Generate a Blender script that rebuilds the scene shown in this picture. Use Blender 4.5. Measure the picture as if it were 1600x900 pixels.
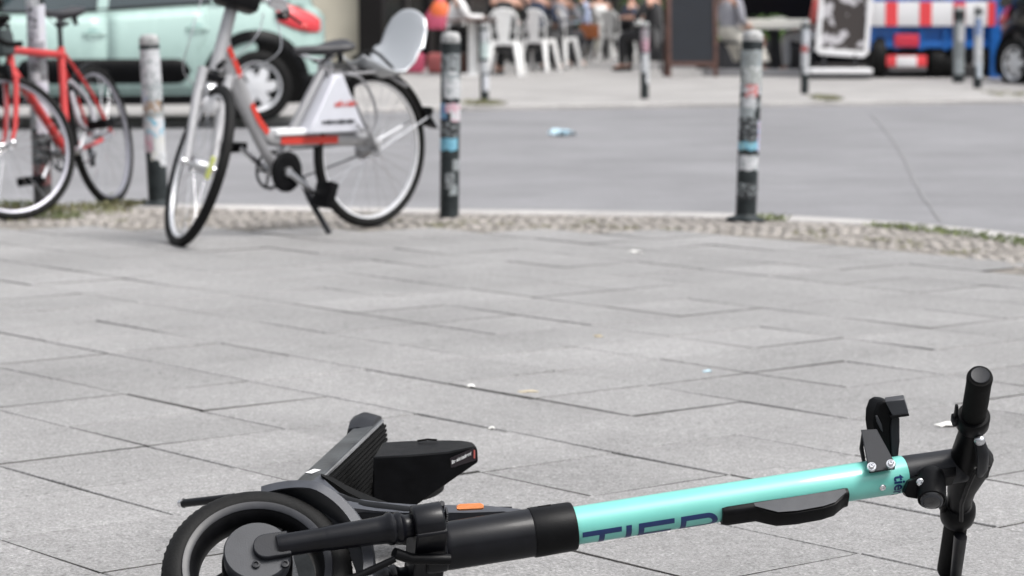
import bpy, bmesh, math, random
from mathutils import Vector as V, Matrix as M
R = math.radians
random.seed(7)
for o in list(bpy.data.objects): bpy.data.objects.remove(o)
SC = bpy.context.scene

# ------------------------------------------------------------------ camera, light, exposure
F = 4150.0; PITCH = math.atan(426 / F); H = 0.9
cd = bpy.data.cameras.new('camera'); cam = bpy.data.objects.new('camera', cd); SC.collection.objects.link(cam)
cam.location = (0, 0, H); cam.rotation_euler = (R(90) - PITCH, 0, 0)
cd.sensor_width = 36; cd.lens = 36 * F / 1600; cd.clip_start = 0.05; cd.clip_end = 400
cd.dof.use_dof = True; cd.dof.focus_distance = 3.95; cd.dof.aperture_fstop = 7.8
SC.camera = cam
world = bpy.data.worlds.new('World'); SC.world = world; world.use_nodes = True
wn = world.node_tree.nodes; wl = world.node_tree.links
bg = wn['Background']; bg.inputs['Strength'].default_value = 0.12
sky = wn.new('ShaderNodeTexSky'); sky.sky_type = 'NISHITA'; sky.sun_disc = False
SUN_EL, SUN_AZ = R(58), R(118)          # azimuth measured from +Y towards +X
sky.sun_elevation = SUN_EL; sky.sun_rotation = SUN_AZ; sky.air_density = 1.0; sky.dust_density = 4.0
hs = wn.new('ShaderNodeHueSaturation'); hs.inputs['Saturation'].default_value = 0.22
wl.new(sky.outputs[0], hs.inputs['Color']); tcw = wn.new('ShaderNodeTexCoord'); sx_ = wn.new('ShaderNodeSeparateXYZ'); mrw = wn.new('ShaderNodeMapRange'); mxw = wn.new('ShaderNodeVectorMath'); mxw.operation = 'SCALE'
mrw.inputs['From Min'].default_value = 0.0; mrw.inputs['From Max'].default_value = 0.9; mrw.inputs['To Min'].default_value = .55; mrw.inputs['To Max'].default_value = 2.1   # cloud cover: brighter overhead than at the horizon
wl.new(tcw.outputs['Generated'], sx_.inputs[0]); wl.new(sx_.outputs['Z'], mrw.inputs['Value'])
wl.new(hs.outputs[0], mxw.inputs[0]); wl.new(mrw.outputs['Result'], mxw.inputs['Scale']); wl.new(mxw.outputs[0], bg.inputs['Color'])
sl = bpy.data.lights.new('sun', 'SUN'); sl.energy = 1.5; sl.angle = R(24); sl.color = (1, .965, .93)
sun = bpy.data.objects.new('sun', sl); SC.collection.objects.link(sun)
sd = V((math.sin(SUN_AZ) * math.cos(SUN_EL), math.cos(SUN_AZ) * math.cos(SUN_EL), math.sin(SUN_EL)))
sun.rotation_euler = sd.to_track_quat('Z', 'Y').to_euler(); sun.location = sd * 30
SC.view_settings.view_transform = 'Standard'; SC.view_settings.look = 'None'
SC.view_settings.exposure = 0.52; SC.view_settings.gamma = 1; SC.view_settings.use_curve_mapping = False
SC.cycles.use_denoising = True
SC.cycles.max_bounces = 8; SC.cycles.sample_clamp_indirect = 8

# ------------------------------------------------------------------ helpers
def ray(u, v):
    a = (u - 800) / F; b = (450 - v) / F
    return V((a, math.cos(PITCH) + b * math.sin(PITCH), -math.sin(PITCH) + b * math.cos(PITCH)))
def at(u, v, z=0.0):                    # point seen at a photo pixel, standing at height z
    d = ray(u, v); t = (z - H) / d.z
    return V((0, 0, H)) + d * t
def aty(u, v, y):                       # point seen at a photo pixel, at ground distance y
    d = ray(u, v); return V((0, 0, H)) + d * (y / d.y)

def link(o): SC.collection.objects.link(o); return o
def tag(o, label=None, cat=None, group=None, kind=None):
    if label: o['label'] = label
    if cat: o['category'] = cat
    if group: o['group'] = group
    if kind: o['kind'] = kind
    return o
def thing(name, label, cat, loc=(0, 0, 0), rz=0, group=None):
    o = link(bpy.data.objects.new(name, None)); o.location = loc; o.rotation_euler = (0, 0, rz)
    o.empty_display_size = .1
    return tag(o, label, cat, group)
def kids(o): return [c for c in bpy.data.objects if c.parent == o]
def dup(o, loc=None, rz=None, label=None, parent=None):
    c = link(o.copy())
    if parent is not None: c.parent = parent
    if loc is not None: c.location = loc
    if rz is not None: c.rotation_euler = (0, 0, rz)
    if label: c['label'] = label
    for k in kids(o): dup(k, parent=c)
    return c

def mat(name, col, rough=.5, metal=0, var=0, vscale=8, bump=0, bscale=80, coat=0, alpha=1, spec=.5, emit=None, trans=0, col2=None, detail=6, sheen=0):
    m = bpy.data.materials.new(name); m.use_nodes = True
    nt = m.node_tree; n = nt.nodes; l = nt.links; p = n['Principled BSDF']
    col = tuple(col) + (1,) if len(col) == 3 else col
    p.inputs['Base Color'].default_value = col; p.inputs['Roughness'].default_value = rough
    p.inputs['Metallic'].default_value = metal; p.inputs['Coat Weight'].default_value = coat
    p.inputs['Specular IOR Level'].default_value = spec; p.inputs['Transmission Weight'].default_value = trans
    p.inputs['Sheen Weight'].default_value = sheen
    if var or bump or col2:
        tc = n.new('ShaderNodeTexCoord')
    if var or col2:
        nz = n.new('ShaderNodeTexNoise'); nz.inputs['Scale'].default_value = vscale; nz.inputs['Detail'].default_value = detail
        nz.inputs['Roughness'].default_value = .62
        rp = n.new('ShaderNodeValToRGB'); rp.color_ramp.elements[0].position = .36; rp.color_ramp.elements[1].position = .66
        c2 = (tuple(col2) + (1,)) if col2 else tuple(min(1, c * (1 + var)) for c in col[:3]) + (1,)
        c1 = tuple(c * (1 - var) for c in col[:3]) + (1,)
        rp.color_ramp.elements[0].color = c1; rp.color_ramp.elements[1].color = c2
        l.new(tc.outputs['Object'], nz.inputs['Vector']); l.new(nz.outputs['Fac'], rp.inputs['Fac']); l.new(rp.outputs['Color'], p.inputs['Base Color'])
        mr = n.new('ShaderNodeMapRange'); mr.inputs['To Min'].default_value = max(0, rough - .1); mr.inputs['To Max'].default_value = min(1, rough + .12)
        l.new(nz.outputs['Fac'], mr.inputs['Value']); l.new(mr.outputs['Result'], p.inputs['Roughness'])
    if bump:
        nb = n.new('ShaderNodeTexNoise'); nb.inputs['Scale'].default_value = bscale; nb.inputs['Detail'].default_value = 4
        b = n.new('ShaderNodeBump'); b.inputs['Strength'].default_value = bump; b.inputs['Distance'].default_value = .002
        l.new(tc.outputs['Object'], nb.inputs['Vector']); l.new(nb.outputs['Fac'], b.inputs['Height']); l.new(b.outputs['Normal'], p.inputs['Normal'])
    if emit: p.inputs['Emission Color'].default_value = tuple(emit) + (1,); p.inputs['Emission Strength'].default_value = 1
    return m

class MB:
    def __init__(s, mx=None): s.b = bmesh.new(); s.mx = mx or M()
    def quad(s, pts):
        vs = [s.b.verts.new(s.mx @ V(p)) for p in pts]
        return s.b.faces.new(vs)
    def box(s, c, d, mx=None, taper=1.0, bev=0.0):
        mm = s.mx @ (mx or M()) @ M.Translation(V(c))
        hx, hy, hz = d[0] / 2, d[1] / 2, d[2] / 2
        vs = []
        for z in (-hz, hz):
            k = taper if z > 0 else 1
            for x, y in ((-hx, -hy), (hx, -hy), (hx, hy), (-hx, hy)): vs.append(s.b.verts.new(mm @ V((x * k, y * k, z))))
        fs = [s.b.faces.new([vs[i] for i in f]) for f in ((3, 2, 1, 0), (4, 5, 6, 7), (0, 1, 5, 4), (1, 2, 6, 5), (2, 3, 7, 6), (3, 0, 4, 7))]
        if bev:
            es = list({e for f in fs for e in f.edges})
            bmesh.ops.bevel(s.b, geom=es, offset=bev, segments=2, affect='EDGES', profile=.6)
        return s
    def tube(s, pts, r, seg=12, closed=False, cap=True, sq=None):
        pts = [V(p) for p in pts]; n = len(pts)
        rr = r if isinstance(r, (list, tuple)) else [r] * n
        up = None; rings = []
        for i in range(n):
            a = pts[(i - 1) % n] if (closed or i > 0) else pts[i]; b = pts[(i + 1) % n] if (closed or i < n - 1) else pts[i]
            d = (b - a).normalized()
            if up is None:
                up = d.orthogonal().normalized()
                if abs(d.z) < .9: up = (V((0, 0, 1)) - d * d.z).normalized()
            up = (up - d * up.dot(d)).normalized(); sd_ = d.cross(up)
            ring = []
            for k in range(seg):
                an = 2 * math.pi * k / seg
                w_, h_ = (1, 1) if sq is None else sq
                ring.append(s.b.verts.new(s.mx @ (pts[i] + (sd_ * math.cos(an) * w_ + up * math.sin(an) * h_) * rr[i])))
            rings.append(ring)
        for i in range(n if closed else n - 1):
            A, B = rings[i], rings[(i + 1) % n]
            for k in range(seg): s.b.faces.new((A[k], A[(k + 1) % seg], B[(k + 1) % seg], B[k]))
        if cap and not closed:
            s.b.faces.new(rings[0][::-1]); s.b.faces.new(rings[-1])
        return s
    def lathe(s, prof, mx=None, seg=32, a0=0, a1=360):     # profile (r, z) about local z
        mm = s.mx @ (mx or M()); full = abs(a1 - a0) >= 360; cols = []
        m = seg if full else seg + 1
        for k in range(m):
            an = R(a0 + (a1 - a0) * k / seg)
            cols.append([s.b.verts.new(mm @ V((r * math.cos(an), r * math.sin(an), z))) for r, z in prof])
        for k in range(seg):
            A, B = cols[k], cols[(k + 1) % m]
            for j in range(len(prof) - 1):
                if prof[j][0] < 1e-7 and prof[j + 1][0] < 1e-7: continue
                s.b.faces.new((A[j], B[j], B[j + 1], A[j + 1]))
        return s
    def prism(s, pts, ext, mx=None):                       # polygon extruded along a vector
        mm = s.mx @ (mx or M()); ext = V(ext)
        a = [s.b.verts.new(mm @ V(p)) for p in pts]; b = [s.b.verts.new(mm @ (V(p) + ext)) for p in pts]
        n = len(a); s.b.faces.new(a[::-1]); s.b.faces.new(b)
        for i in range(n): s.b.faces.new((a[i], a[(i + 1) % n], b[(i + 1) % n], b[i]))
        return s
    def loft(s, rings, closed=False, cap=False):
        vs = [[s.b.verts.new(s.mx @ V(p)) for p in r] for r in rings]; n = len(vs[0])
        for i in range(len(vs) - 1):
            for k in range(n if closed else n - 1):
                s.b.faces.new((vs[i][k], vs[i][(k + 1) % n], vs[i + 1][(k + 1) % n], vs[i + 1][k]))
        if cap: s.b.faces.new(vs[0][::-1]); s.b.faces.new(vs[-1])
        return s
    def sphere(s, c, r, sc=(1, 1, 1), seg=16):
        g = bmesh.ops.create_uvsphere(s.b, u_segments=seg, v_segments=seg // 2 + 2, radius=r, matrix=s.mx @ M.Translation(V(c)) @ M.Diagonal(V(sc)).to_4x4())
        return s
    def build(s, name, m, parent=None, smooth=True, bev=0, label=None, sub=0, ang=38, merge=True):
        if merge: bmesh.ops.remove_doubles(s.b, verts=s.b.verts, dist=1e-6)
        bmesh.ops.recalc_face_normals(s.b, faces=s.b.faces)
        me = bpy.data.meshes.new(name); s.b.to_mesh(me); s.b.free()
        if m: me.materials.append(m)
        o = link(bpy.data.objects.new(name, me)); o.parent = parent
        if smooth:
            me.polygons.foreach_set('use_smooth', [True] * len(me.polygons)); me.set_sharp_from_angle(angle=R(ang))
        if bev:
            b = o.modifiers.new('bevel', 'BEVEL'); b.width = bev; b.segments = 2; b.limit_method = 'ANGLE'; b.angle_limit = R(35); b.harden_normals = False
        if sub:
            q = o.modifiers.new('sub', 'SUBSURF'); q.levels = sub; q.render_levels = sub
        if label: o['label'] = label
        return o
def frame(x, y, z, o): return M(((x.x, y.x, z.x, o[0]), (x.y, y.y, z.y, o[1]), (x.z, y.z, z.z, o[2]), (0, 0, 0, 1)))
def axis(a, b):                                            # matrix with z from a to b
    a = V(a); b = V(b); z = (b - a).normalized(); x = z.orthogonal().normalized(); y = z.cross(x)
    return frame(x, y, z, a)

# ------------------------------------------------------------------ materials
def ground_mat(name, base, speck, fine, big, bumpv=.3, island=.12, light_patch=0, rough=.9):
    m = bpy.data.materials.new(name); m.use_nodes = True; nt = m.node_tree; n = nt.nodes; l = nt.links; p = n['Principled BSDF']
    tc = n.new('ShaderNodeTexCoord')
    def noise(sc, det, ro=.6):
        q = n.new('ShaderNodeTexNoise'); q.inputs['Scale'].default_value = sc; q.inputs['Detail'].default_value = det; q.inputs['Roughness'].default_value = ro
        l.new(tc.outputs['Object'], q.inputs['Vector']); return q.outputs['Fac']
    def mrange(x, a, b, c, d):
        q = n.new('ShaderNodeMapRange'); q.inputs['From Min'].default_value = a; q.inputs['From Max'].default_value = b
        q.inputs['To Min'].default_value = c; q.inputs['To Max'].default_value = d; l.new(x, q.inputs['Value']); return q.outputs['Result']
    def mul(a, b):
        q = n.new('ShaderNodeMath'); q.operation = 'MULTIPLY'
        l.new(a, q.inputs[0])
        if isinstance(b, (int, float)): q.inputs[1].default_value = b
        else: l.new(b, q.inputs[1])
        return q.outputs[0]
    f1 = mrange(noise(fine, 3, .7), .3, .7, 1 - speck, 1 + speck)           # aggregate
    f2 = mrange(noise(fine * .27, 4), .3, .7, 1 - speck * .35, 1 + speck * .35)
    f3 = mrange(noise(big, 6), .28, .72, .80, 1.14)                         # stains
    f4 = mrange(noise(big * 7, 3), .25, .75, .94, 1.06)
    v = mul(mul(mul(f1, f2), f3), f4)
    vo = n.new('ShaderNodeTexVoronoi'); vo.inputs['Scale'].default_value = fine * .35; l.new(tc.outputs['Object'], vo.inputs['Vector'])
    pale = mrange(vo.outputs['Distance'], .10, .24, 1.45, 1.0); v = mul(v, pale)  # pale chips
    vo2 = n.new('ShaderNodeTexVoronoi'); vo2.inputs['Scale'].default_value = fine * .11; l.new(tc.outputs['Object'], vo2.inputs['Vector'])
    v = mul(v, mrange(vo2.outputs['Distance'], .06, .13, .62, 1.0))                # dark chips
    if island:
        vo3 = n.new('ShaderNodeTexVoronoi'); vo3.inputs['Scale'].default_value = 2.6; l.new(tc.outputs['Object'], vo3.inputs['Vector'])
        v = mul(v, mrange(vo3.outputs['Distance'], .018, .034, .66, 1.0))            # trodden-in spots
        g = n.new('ShaderNodeNewGeometry'); v = mul(v, mrange(g.outputs['Random Per Island'], 0, 1, 1 - island, 1 + island * .6))
    mx = n.new('ShaderNodeMix'); mx.data_type = 'RGBA'; mx.blend_type = 'MULTIPLY'; mx.inputs[0].default_value = 1
    mx.inputs[6].default_value = tuple(base) + (1,)
    cb = n.new('ShaderNodeCombineColor'); [l.new(v, cb.inputs[k]) for k in range(3)]
    l.new(cb.outputs[0], mx.inputs[7]); l.new(mx.outputs[2], p.inputs['Base Color'])
    p.inputs['Roughness'].default_value = rough; p.inputs['Specular IOR Level'].default_value = .35
    b = n.new('ShaderNodeBump'); b.inputs['Strength'].default_value = bumpv; b.inputs['Distance'].default_value = .0015
    l.new(f1, b.inputs['Height']); l.new(b.outputs['Normal'], p.inputs['Normal'])
    return m
m_slab = ground_mat('slab concrete', (.238, .235, .233), .50, 165, 1.1, .8, .09, rough=.72)
m_joint = mat('joint sand', (.022, .020, .018), .95, var=.6, vscale=3.5, col2=(.07, .065, .06), bump=.6, bscale=300)
m_asph = ground_mat('asphalt', (.185, .185, .193), .18, 160, .7, .4, 0)
m_farpave = ground_mat('far pavement', (.275, .268, .262), .14, 90, .9, .4, .1)
m_kerb = ground_mat('granite kerb', (.36, .35, .34), .25, 160, 2, .5, .12)
m_cob = ground_mat('mosaic cobbles', (.275, .257, .238), .25, 120, 3, .5, .20)
m_dirt = mat('cobble dirt', (.14, .13, .115), .95, var=.4, vscale=12, col2=(.23, .21, .185), bump=.8, bscale=120)
m_blk = mat('black plastic', (.0025, .0026, .0032), .42, spec=.13, var=.3, vscale=40, bump=.12, bscale=500)
m_blkm = mat('black painted metal', (.003, .0033, .005), .32, var=.2, vscale=30, spec=.2, coat=.08, bump=.05, bscale=300)
m_blkr = mat('matte black rubber', (.004, .004, .004), .7, spec=.12, bump=.4, bscale=500, var=.3, vscale=60)
m_tyre = mat('tyre rubber', (.008, .008, .008), .65, spec=.18, var=.35, vscale=25, bump=.3, bscale=200)
m_dgrey = mat('dark grey plastic', (.009, .010, .013), .42, spec=.3, var=.2, vscale=25, bump=.15, bscale=600)
m_grey = mat('satin grey plastic', (.021, .023, .028), .4, var=.15, vscale=30, bump=.12, bscale=600)
m_rimd = mat('worn grey rim', (.017, .018, .022), .42, var=.3, vscale=30)
m_plate = mat('grey plastic cover', (.045, .048, .057), .42, var=.15, vscale=30, bump=.12, bscale=600)
m_teal = mat('turquoise paint', (.135, .455, .40), .36, coat=.45, var=.04, vscale=14, bump=.03, bscale=120)
m_navy = mat('navy lettering', (.006, .025, .11), .4)
m_white = mat('white print', (.75, .75, .75), .5)
m_alu = mat('bare aluminium', (.55, .56, .58), .32, metal=1, var=.15, vscale=20)
m_chrome = mat('polished steel', (.7, .7, .72), .15, metal=1)
m_scuff = mat('scuffed deck aluminium', (.018, .020, .022), .45, metal=.3, col2=(.10, .108, .112), vscale=9, var=.2, detail=12, bump=.3, bscale=70)
m_orange = mat('orange reflector', (.62, .19, .04), .35, coat=.3, bump=.6, bscale=900)
m_glass = mat('lens glass', (.012, .012, .014), .08, coat=.6)

# ------------------------------------------------------------------ ground
GA = -0.897; GX, GY = -0.8825, 4.5115; SI, SJ, GB = .3452, .3578, .0273     # slab grid measured from the joints
ca, sa = math.cos(GA), math.sin(GA); cb_, sb_ = math.cos(GA + GB), math.sin(GA + GB)
def grid(i, j): return V((GX + SI * i * ca - SJ * j * sb_, GY + SI * i * sa + SJ * j * cb_, 0))
# near kerb line (road side) as seen in the photograph, continued both ways
kpix = [(-500, 300), (-250, 309), (0, 315), (200, 319), (400, 322), (550, 325), (700, 328), (850, 330), (1000, 332), (1150, 335), (1300, 342), (1450, 352), (1600, 368), (1760, 396), (1900, 440)]
def smooth_line(pp, n=6):
    out = []
    for i in range(len(pp) - 1):
        p0 = pp[max(i - 1, 0)]; p1 = pp[i]; p2 = pp[i + 1]; p3 = pp[min(i + 2, len(pp) - 1)]
        for k in range(n):
            t = k / n
            out.append(.5 * ((2 * p1) + (-p0 + p2) * t + (2 * p0 - 5 * p1 + 4 * p2 - p3) * t * t + (-p0 + 3 * p1 - 3 * p2 + p3) * t ** 3))
    out.append(pp[-1]); return out
kin = smooth_line([at(u, v) for u, v in kpix])
def offset(line, d):
    out = []
    for i, p in enumerate(line):
        a = line[max(i - 1, 0)]; b = line[min(i + 1, len(line) - 1)]
        t = (b - a).normalized(); out.append(p + V((-t.y, t.x, 0)) * d)
    return out
def yline(line, x):
    for a, b in zip(line, line[1:]):
        if min(a.x, b.x) <= x <= max(a.x, b.x) and abs(a.x - b.x) > 1e-6: return a.y + (b.y - a.y) * (x - a.x) / (b.x - a.x)
    return line[0].y if x < line[0].x else -9
cobw = [(-500, 330), (0, 350), (200, 354), (450, 355), (700, 358), (900, 361), (1150, 366), (1250, 372), (1350, 383), (1450, 395), (1550, 412), (1650, 430), (1760, 460), (1900, 520)]
cob_in = smooth_line([at(u, v) for u, v in cobw], 4)
# joint bed under the slabs
ZJ = -.0075
g = MB(); g.box((0, 5.0, ZJ - .02), (26, 30, .04)); 
# clip is not needed towards the camera; towards the road it ends at the kerb
g.b.free()
g = MB()
xs = [p.x for p in kin]
bedpts = [V((p.x, p.y, ZJ)) for p in kin]
front = [V((p.x, -8, ZJ)) for p in kin]
g.loft([front, bedpts])
g.build('pavement_bed', m_joint, smooth=False); tag(bpy.data.objects['pavement_bed'], kind='structure')
g = MB(); rnd = random.Random(3)
for i in range(-34, 30):
    for j in range(-16, 34):
        c = grid(i + .5, j + .5)
        if c.y < 1.6 or c.y > 12.2 or abs(c.x) > .45 + c.y * .34: continue
        corners = [grid(i, j), grid(i + 1, j), grid(i + 1, j + 1), grid(i, j + 1)]
        if max(p.y - yline(cob_in, p.x) for p in corners) > 0.02: 
            if c.y - yline(cob_in, c.x) > -.02: continue
        gap = .0; gbi, gbj = .0010 + rnd.random() * .0016, .0019 + rnd.random() * .0024
        cham = 1 if rnd.random() < .3 else 0
        tz = [rnd.uniform(-.0012, .0012) for _ in range(3)]
        sh = V((rnd.uniform(-.0012, .0012), rnd.uniform(-.0012, .0012), 0))
        def P_(k, ins, z):
            p = corners[k]; gi_, gj_ = (ins + gbi) / .345, (ins + gbj) / .358
            q = grid(i + (gi_ if k in (0, 3) else 1 - gi_), j + (gj_ if k < 2 else 1 - gj_)) + sh
            loc = (p - c)
            q.z = z + tz[0] + (tz[1] * loc.x + tz[2] * loc.y) * 4; return q
        ring0 = [P_(k, gap, -.012) for k in range(4)]; ring1 = [P_(k, gap, -.0022) for k in range(4)]; ring2 = [P_(k, gap + .0012, 0) for k in range(4)]
        v0 = [g.b.verts.new(p) for p in ring0]; v1 = [g.b.verts.new(p) for p in ring1]; v2 = [g.b.verts.new(p) for p in ring2]
        for k in range(4):
            g.b.faces.new((v0[k], v0[(k + 1) % 4], v1[(k + 1) % 4], v1[k])).material_index = 1; g.b.faces.new((v1[k], v1[(k + 1) % 4], v2[(k + 1) % 4], v2[k])).material_index = cham
        g.b.faces.new(v2)
pv = tag(g.build('pavement', m_slab, smooth=False, merge=False), kind='structure'); pv.data.materials.append(m_joint)
# near pavement outside the slab patch (out of frame)
# cobble strip
dirt = MB(); koff = offset(kin, -.20)
dirt.loft([[V((p.x, p.y - .42, -.0045)) for p in cob_in], [V((cob_in[int(k / (len(cob_in) - 1) * 0 + k)].x, yline(koff, cob_in[k].x) + .03, -.0045)) for k in range(len(cob_in))]])
tag(dirt.build('cobble_bed', m_dirt, smooth=False), kind='structure')
g = MB(); rnd = random.Random(5)
step = .056
x = -4.6
row = 0
while x < 4.2:
    y0 = yline(cob_in, x) - .0; y1 = yline(koff, x) - .02
    y = y0 + rnd.random() * step
    while y < y1:
        s_ = step * rnd.uniform(.72, .95); a = rnd.uniform(-.35, .35); cx = x + rnd.uniform(-.01, .01) + math.sin(y * 9) * .02; h = rnd.uniform(-.003, .003)
        mm = M.Translation((cx, y, 0)) @ M.Rotation(a, 4, 'Z')
        n_ = rnd.choice((4, 5, 5, 6)); ph = rnd.random() * 6
        def rg(k_, z): return [mm @ V((math.cos(ph + 6.283 * q / n_) * s_ * .52 * k_ * (1 + .12 * math.sin(q * 7 + ph * 3)), math.sin(ph + 6.283 * q / n_) * s_ * .52 * k_, z)) for q in range(n_)]
        rs = [[g.b.verts.new(p) for p in rg(k_, z)] for k_, z in ((1.0, -.02), (.98, h - .004), (.84, h)) ]
        for q in range(2):
            for k in range(n_): g.b.faces.new((rs[q][k], rs[q][(k + 1) % n_], rs[q + 1][(k + 1) % n_], rs[q + 1][k]))
        g.b.faces.new(rs[2])
        y += step * rnd.uniform(.9, 1.1)
    x += step
tag(g.build('cobble_strip', m_cob, merge=False, ang=60), kind='structure')
# near kerb of granite blocks
def kerb(line, name, w, ztop, zbot, m, seglen=1.0, side=-1):
    b = MB(); acc = 0; cur = [line[0]]; blocks = []
    for a, c in zip(line, line[1:]):
        n_ = max(1, int((c - a).length / .12))
        for k in range(n_):
            p = a + (c - a) * (k + 1) / n_; acc += (c - a).length / n_; cur.append(p)
            if acc > seglen: blocks.append(cur); cur = [p]; acc = 0
    if len(cur) > 1: blocks.append(cur)
    for bl in blocks:
        o2 = offset(bl, side * w); L = (bl[-1] - bl[0]).normalized() * .004
        bl = [p.copy() for p in bl]; bl[0] = bl[0] + L; bl[-1] = bl[-1] - L; o2[0] = o2[0] + L; o2[-1] = o2[-1] - L
        rings = []
        for p, q in zip(bl, o2):
            d = (q - p).normalized() * .012
            rings.append([V((p.x, p.y, zbot)), V((p.x, p.y, ztop - .012)), V((p.x, p.y, ztop)) + d, V((q.x, q.y, ztop)) - d, V((q.x, q.y, ztop - .012)), V((q.x, q.y, zbot))])
        b.loft(rings, closed=True, cap=True)
    return tag(b.build(name, m, ang=30), kind='structure')
kerb(kin, 'kerb_near', .20, .006, -.2, m_kerb)
# road
far_pix = [(-700, 210), (-300, 201), (0, 197), (200, 196), (400, 194), (470, 189), (530, 180), (620, 174.5), (750, 172), (900, 170), (1100, 167), (1300, 165), (1450, 163), (1600, 161), (1900, 160), (2300, 160)]
farline = smooth_line([at(u, v, -.045) for u, v in far_pix])
g = MB(); g.loft([[V((-60, 2, -.05)), V((60, 2, -.05))], [V((-60, 120, -.05)), V((60, 120, -.05))]])
tag(g.build('road', m_asph, smooth=False), kind='structure')
m_crack = mat('asphalt seam', (.185, .185, .19), .9)
g = MB()
seam = smooth_line([at(u, v, -.05) for u, v in ((1360, 178), (1385, 205), (1412, 245), (1432, 290), (1470, 345))], 8)
rings = []
for i, p in enumerate(seam):
    w = .008 + .005 * math.sin(i * 1.7); rings.append([V((p.x - w, p.y, -.046)), V((p.x + w, p.y, -.046))])
g.loft(rings); tag(g.build('road_seam', m_crack, smooth=False), kind='structure')
kerb(farline, 'kerb_far', .14, .0, -.2, m_kerb, side=1)
def zf(y): return max(0, min(1, (y - 27) / 7)) * .11
fo = offset(farline, .14)
g = MB(); rings = []
for yy in (0, 1, 2, 4, 7, 12, 20, 45):
    rings.append([V((p.x * (1 + yy * .02), p.y + yy, zf(p.y + yy) if yy else -.001)) for p in fo])
g.loft(rings); tag(g.build('pavement_far', m_farpave, smooth=False), kind='structure')
g = MB(); g.loft([[V((-200, -120, -.4)), V((200, -120, -.4))], [V((-200, 280, -.4)), V((200, 280, -.4))]])
tag(g.build('ground', m_dirt, smooth=False), kind='structure')

# ------------------------------------------------------------------ the electric scooter lying on its side
cP, sP = math.cos(PITCH), math.sin(PITCH)
def c2w(x, y, z): return V((x, y * sP - z * cP, y * cP + z * sP))
Wc = at(402, 900, .107)
St = c2w(.98, .136, -.2).normalized()
Sn = c2w(.08, .60, .79); Sn = (Sn - St * Sn.dot(St)).normalized(); Su = Sn.cross(St)
scoot = thing('electric_scooter', 'turquoise and black electric kick scooter lying on its side on the grey paving slabs', 'scooter', (Wc.x + .2, Wc.y + .1, 0))
E0 = scoot.location.copy()
MS = M.Translation(-E0) @ frame(St, Su, Sn, Wc)            # steering frame: x along the stem, y back, z along the axle
def SL(x, y=0, z=0): return V((x, y, z))
AX = M.Rotation(R(90), 4, 'Y')                              # lathe z -> local x
# front wheel
g = MB(MS)
RR = .136
g.lathe([(.0955, .0275), (.099, .0300), (.1055, .0310), (.107, .028), (.104, .022), (.0955, .022), (.0955, .0275)], seg=72)
g.lathe([(.0955, -.0275), (.099, -.0300), (.1055, -.0310), (.107, -.028), (.104, -.022), (.0955, -.022), (.0955, -.0275)], seg=72)
wheel = g.build('front_wheel', m_rimd, scoot)
g = MB(MS)
g.lathe([(.0965, -.027), (.103, -.026), (.101, -.02), (.09, -.014), (.09, .014), (.101, .02), (.103, .026), (.0965, .027), (.0905, .022), (.083, .010), (.083, -.010), (.0905, -.022), (.0965, -.027)], seg=72)
for k, a in enumerate((188, 308, 68)):
    mm = M.Rotation(R(a), 4, 'Z')
    g.prism([(.035, -.022, -.007), (.06, -.014, -.007), (.086, -.024, -.007), (.086, .024, -.007), (.06, .014, -.007), (.035, .022, -.007)], (0, 0, .014), mx=mm)
g.build('wheel_barrel', m_blk, wheel, bev=.0015)
g = MB(MS); prof = []
for k in range(19):
    a = R(-128 + 256 * k / 18); prof.append((.1135 + .0225 * math.cos(a), .030 * math.sin(a)))
g.lathe(prof + [(.100, .0), prof[0]], seg=96)
for k in range(70):                                          # sipes on the shoulder, raised tread bars
    for sg in (-1, 1):
        a = R(k * 360 / 70 + (2.5 if sg > 0 else 0)); mm = M.Rotation(a, 4, 'Z') @ M.Translation((.1298, 0, sg * .0166)) @ M.Rotation(-sg * R(38), 4, 'Y') @ M.Rotation(R(25 * sg), 4, 'X')
        g.box((0, 0, 0), (.0030, .0072, .014), mx=mm)
g.build('tyre', m_tyre, wheel)
g = MB(MS)
g.lathe([(0, -.045), (.047, -.045), (.05, -.04), (.05, .036), (.047, .041), (.0, .041)], seg=48)
g.build('hub_motor', m_blk, wheel)
g = MB(MS)
g.lathe([(.047, .041), (.0475, .066), (.0455, .0695), (0, .0698)], seg=48)
g.build('hub_cover', m_grey, wheel)
g = MB(MS)
g.prism([(-.018 * math.cos(R(a)) + .012, .024 * math.sin(R(a)) * .8, .0695) for a in range(-90, 91, 15)] + [(.045, .019, .0695), (.045, -.019, .0695)], (0, 0, .010))
g.build('axle_plate', m_dgrey, scoot, bev=.0015)
for (x, y) in ((-.006, -.0235), (.034, -.030)):
    b = MB(MS); b.lathe([(.0058, .069), (.0058, .0735), (.0035, .0737), (.003, .0715), (0, .0715)], mx=M.Translation((x, y, 0)), seg=14); b.build('screw', m_dgrey, wheel)
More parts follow.
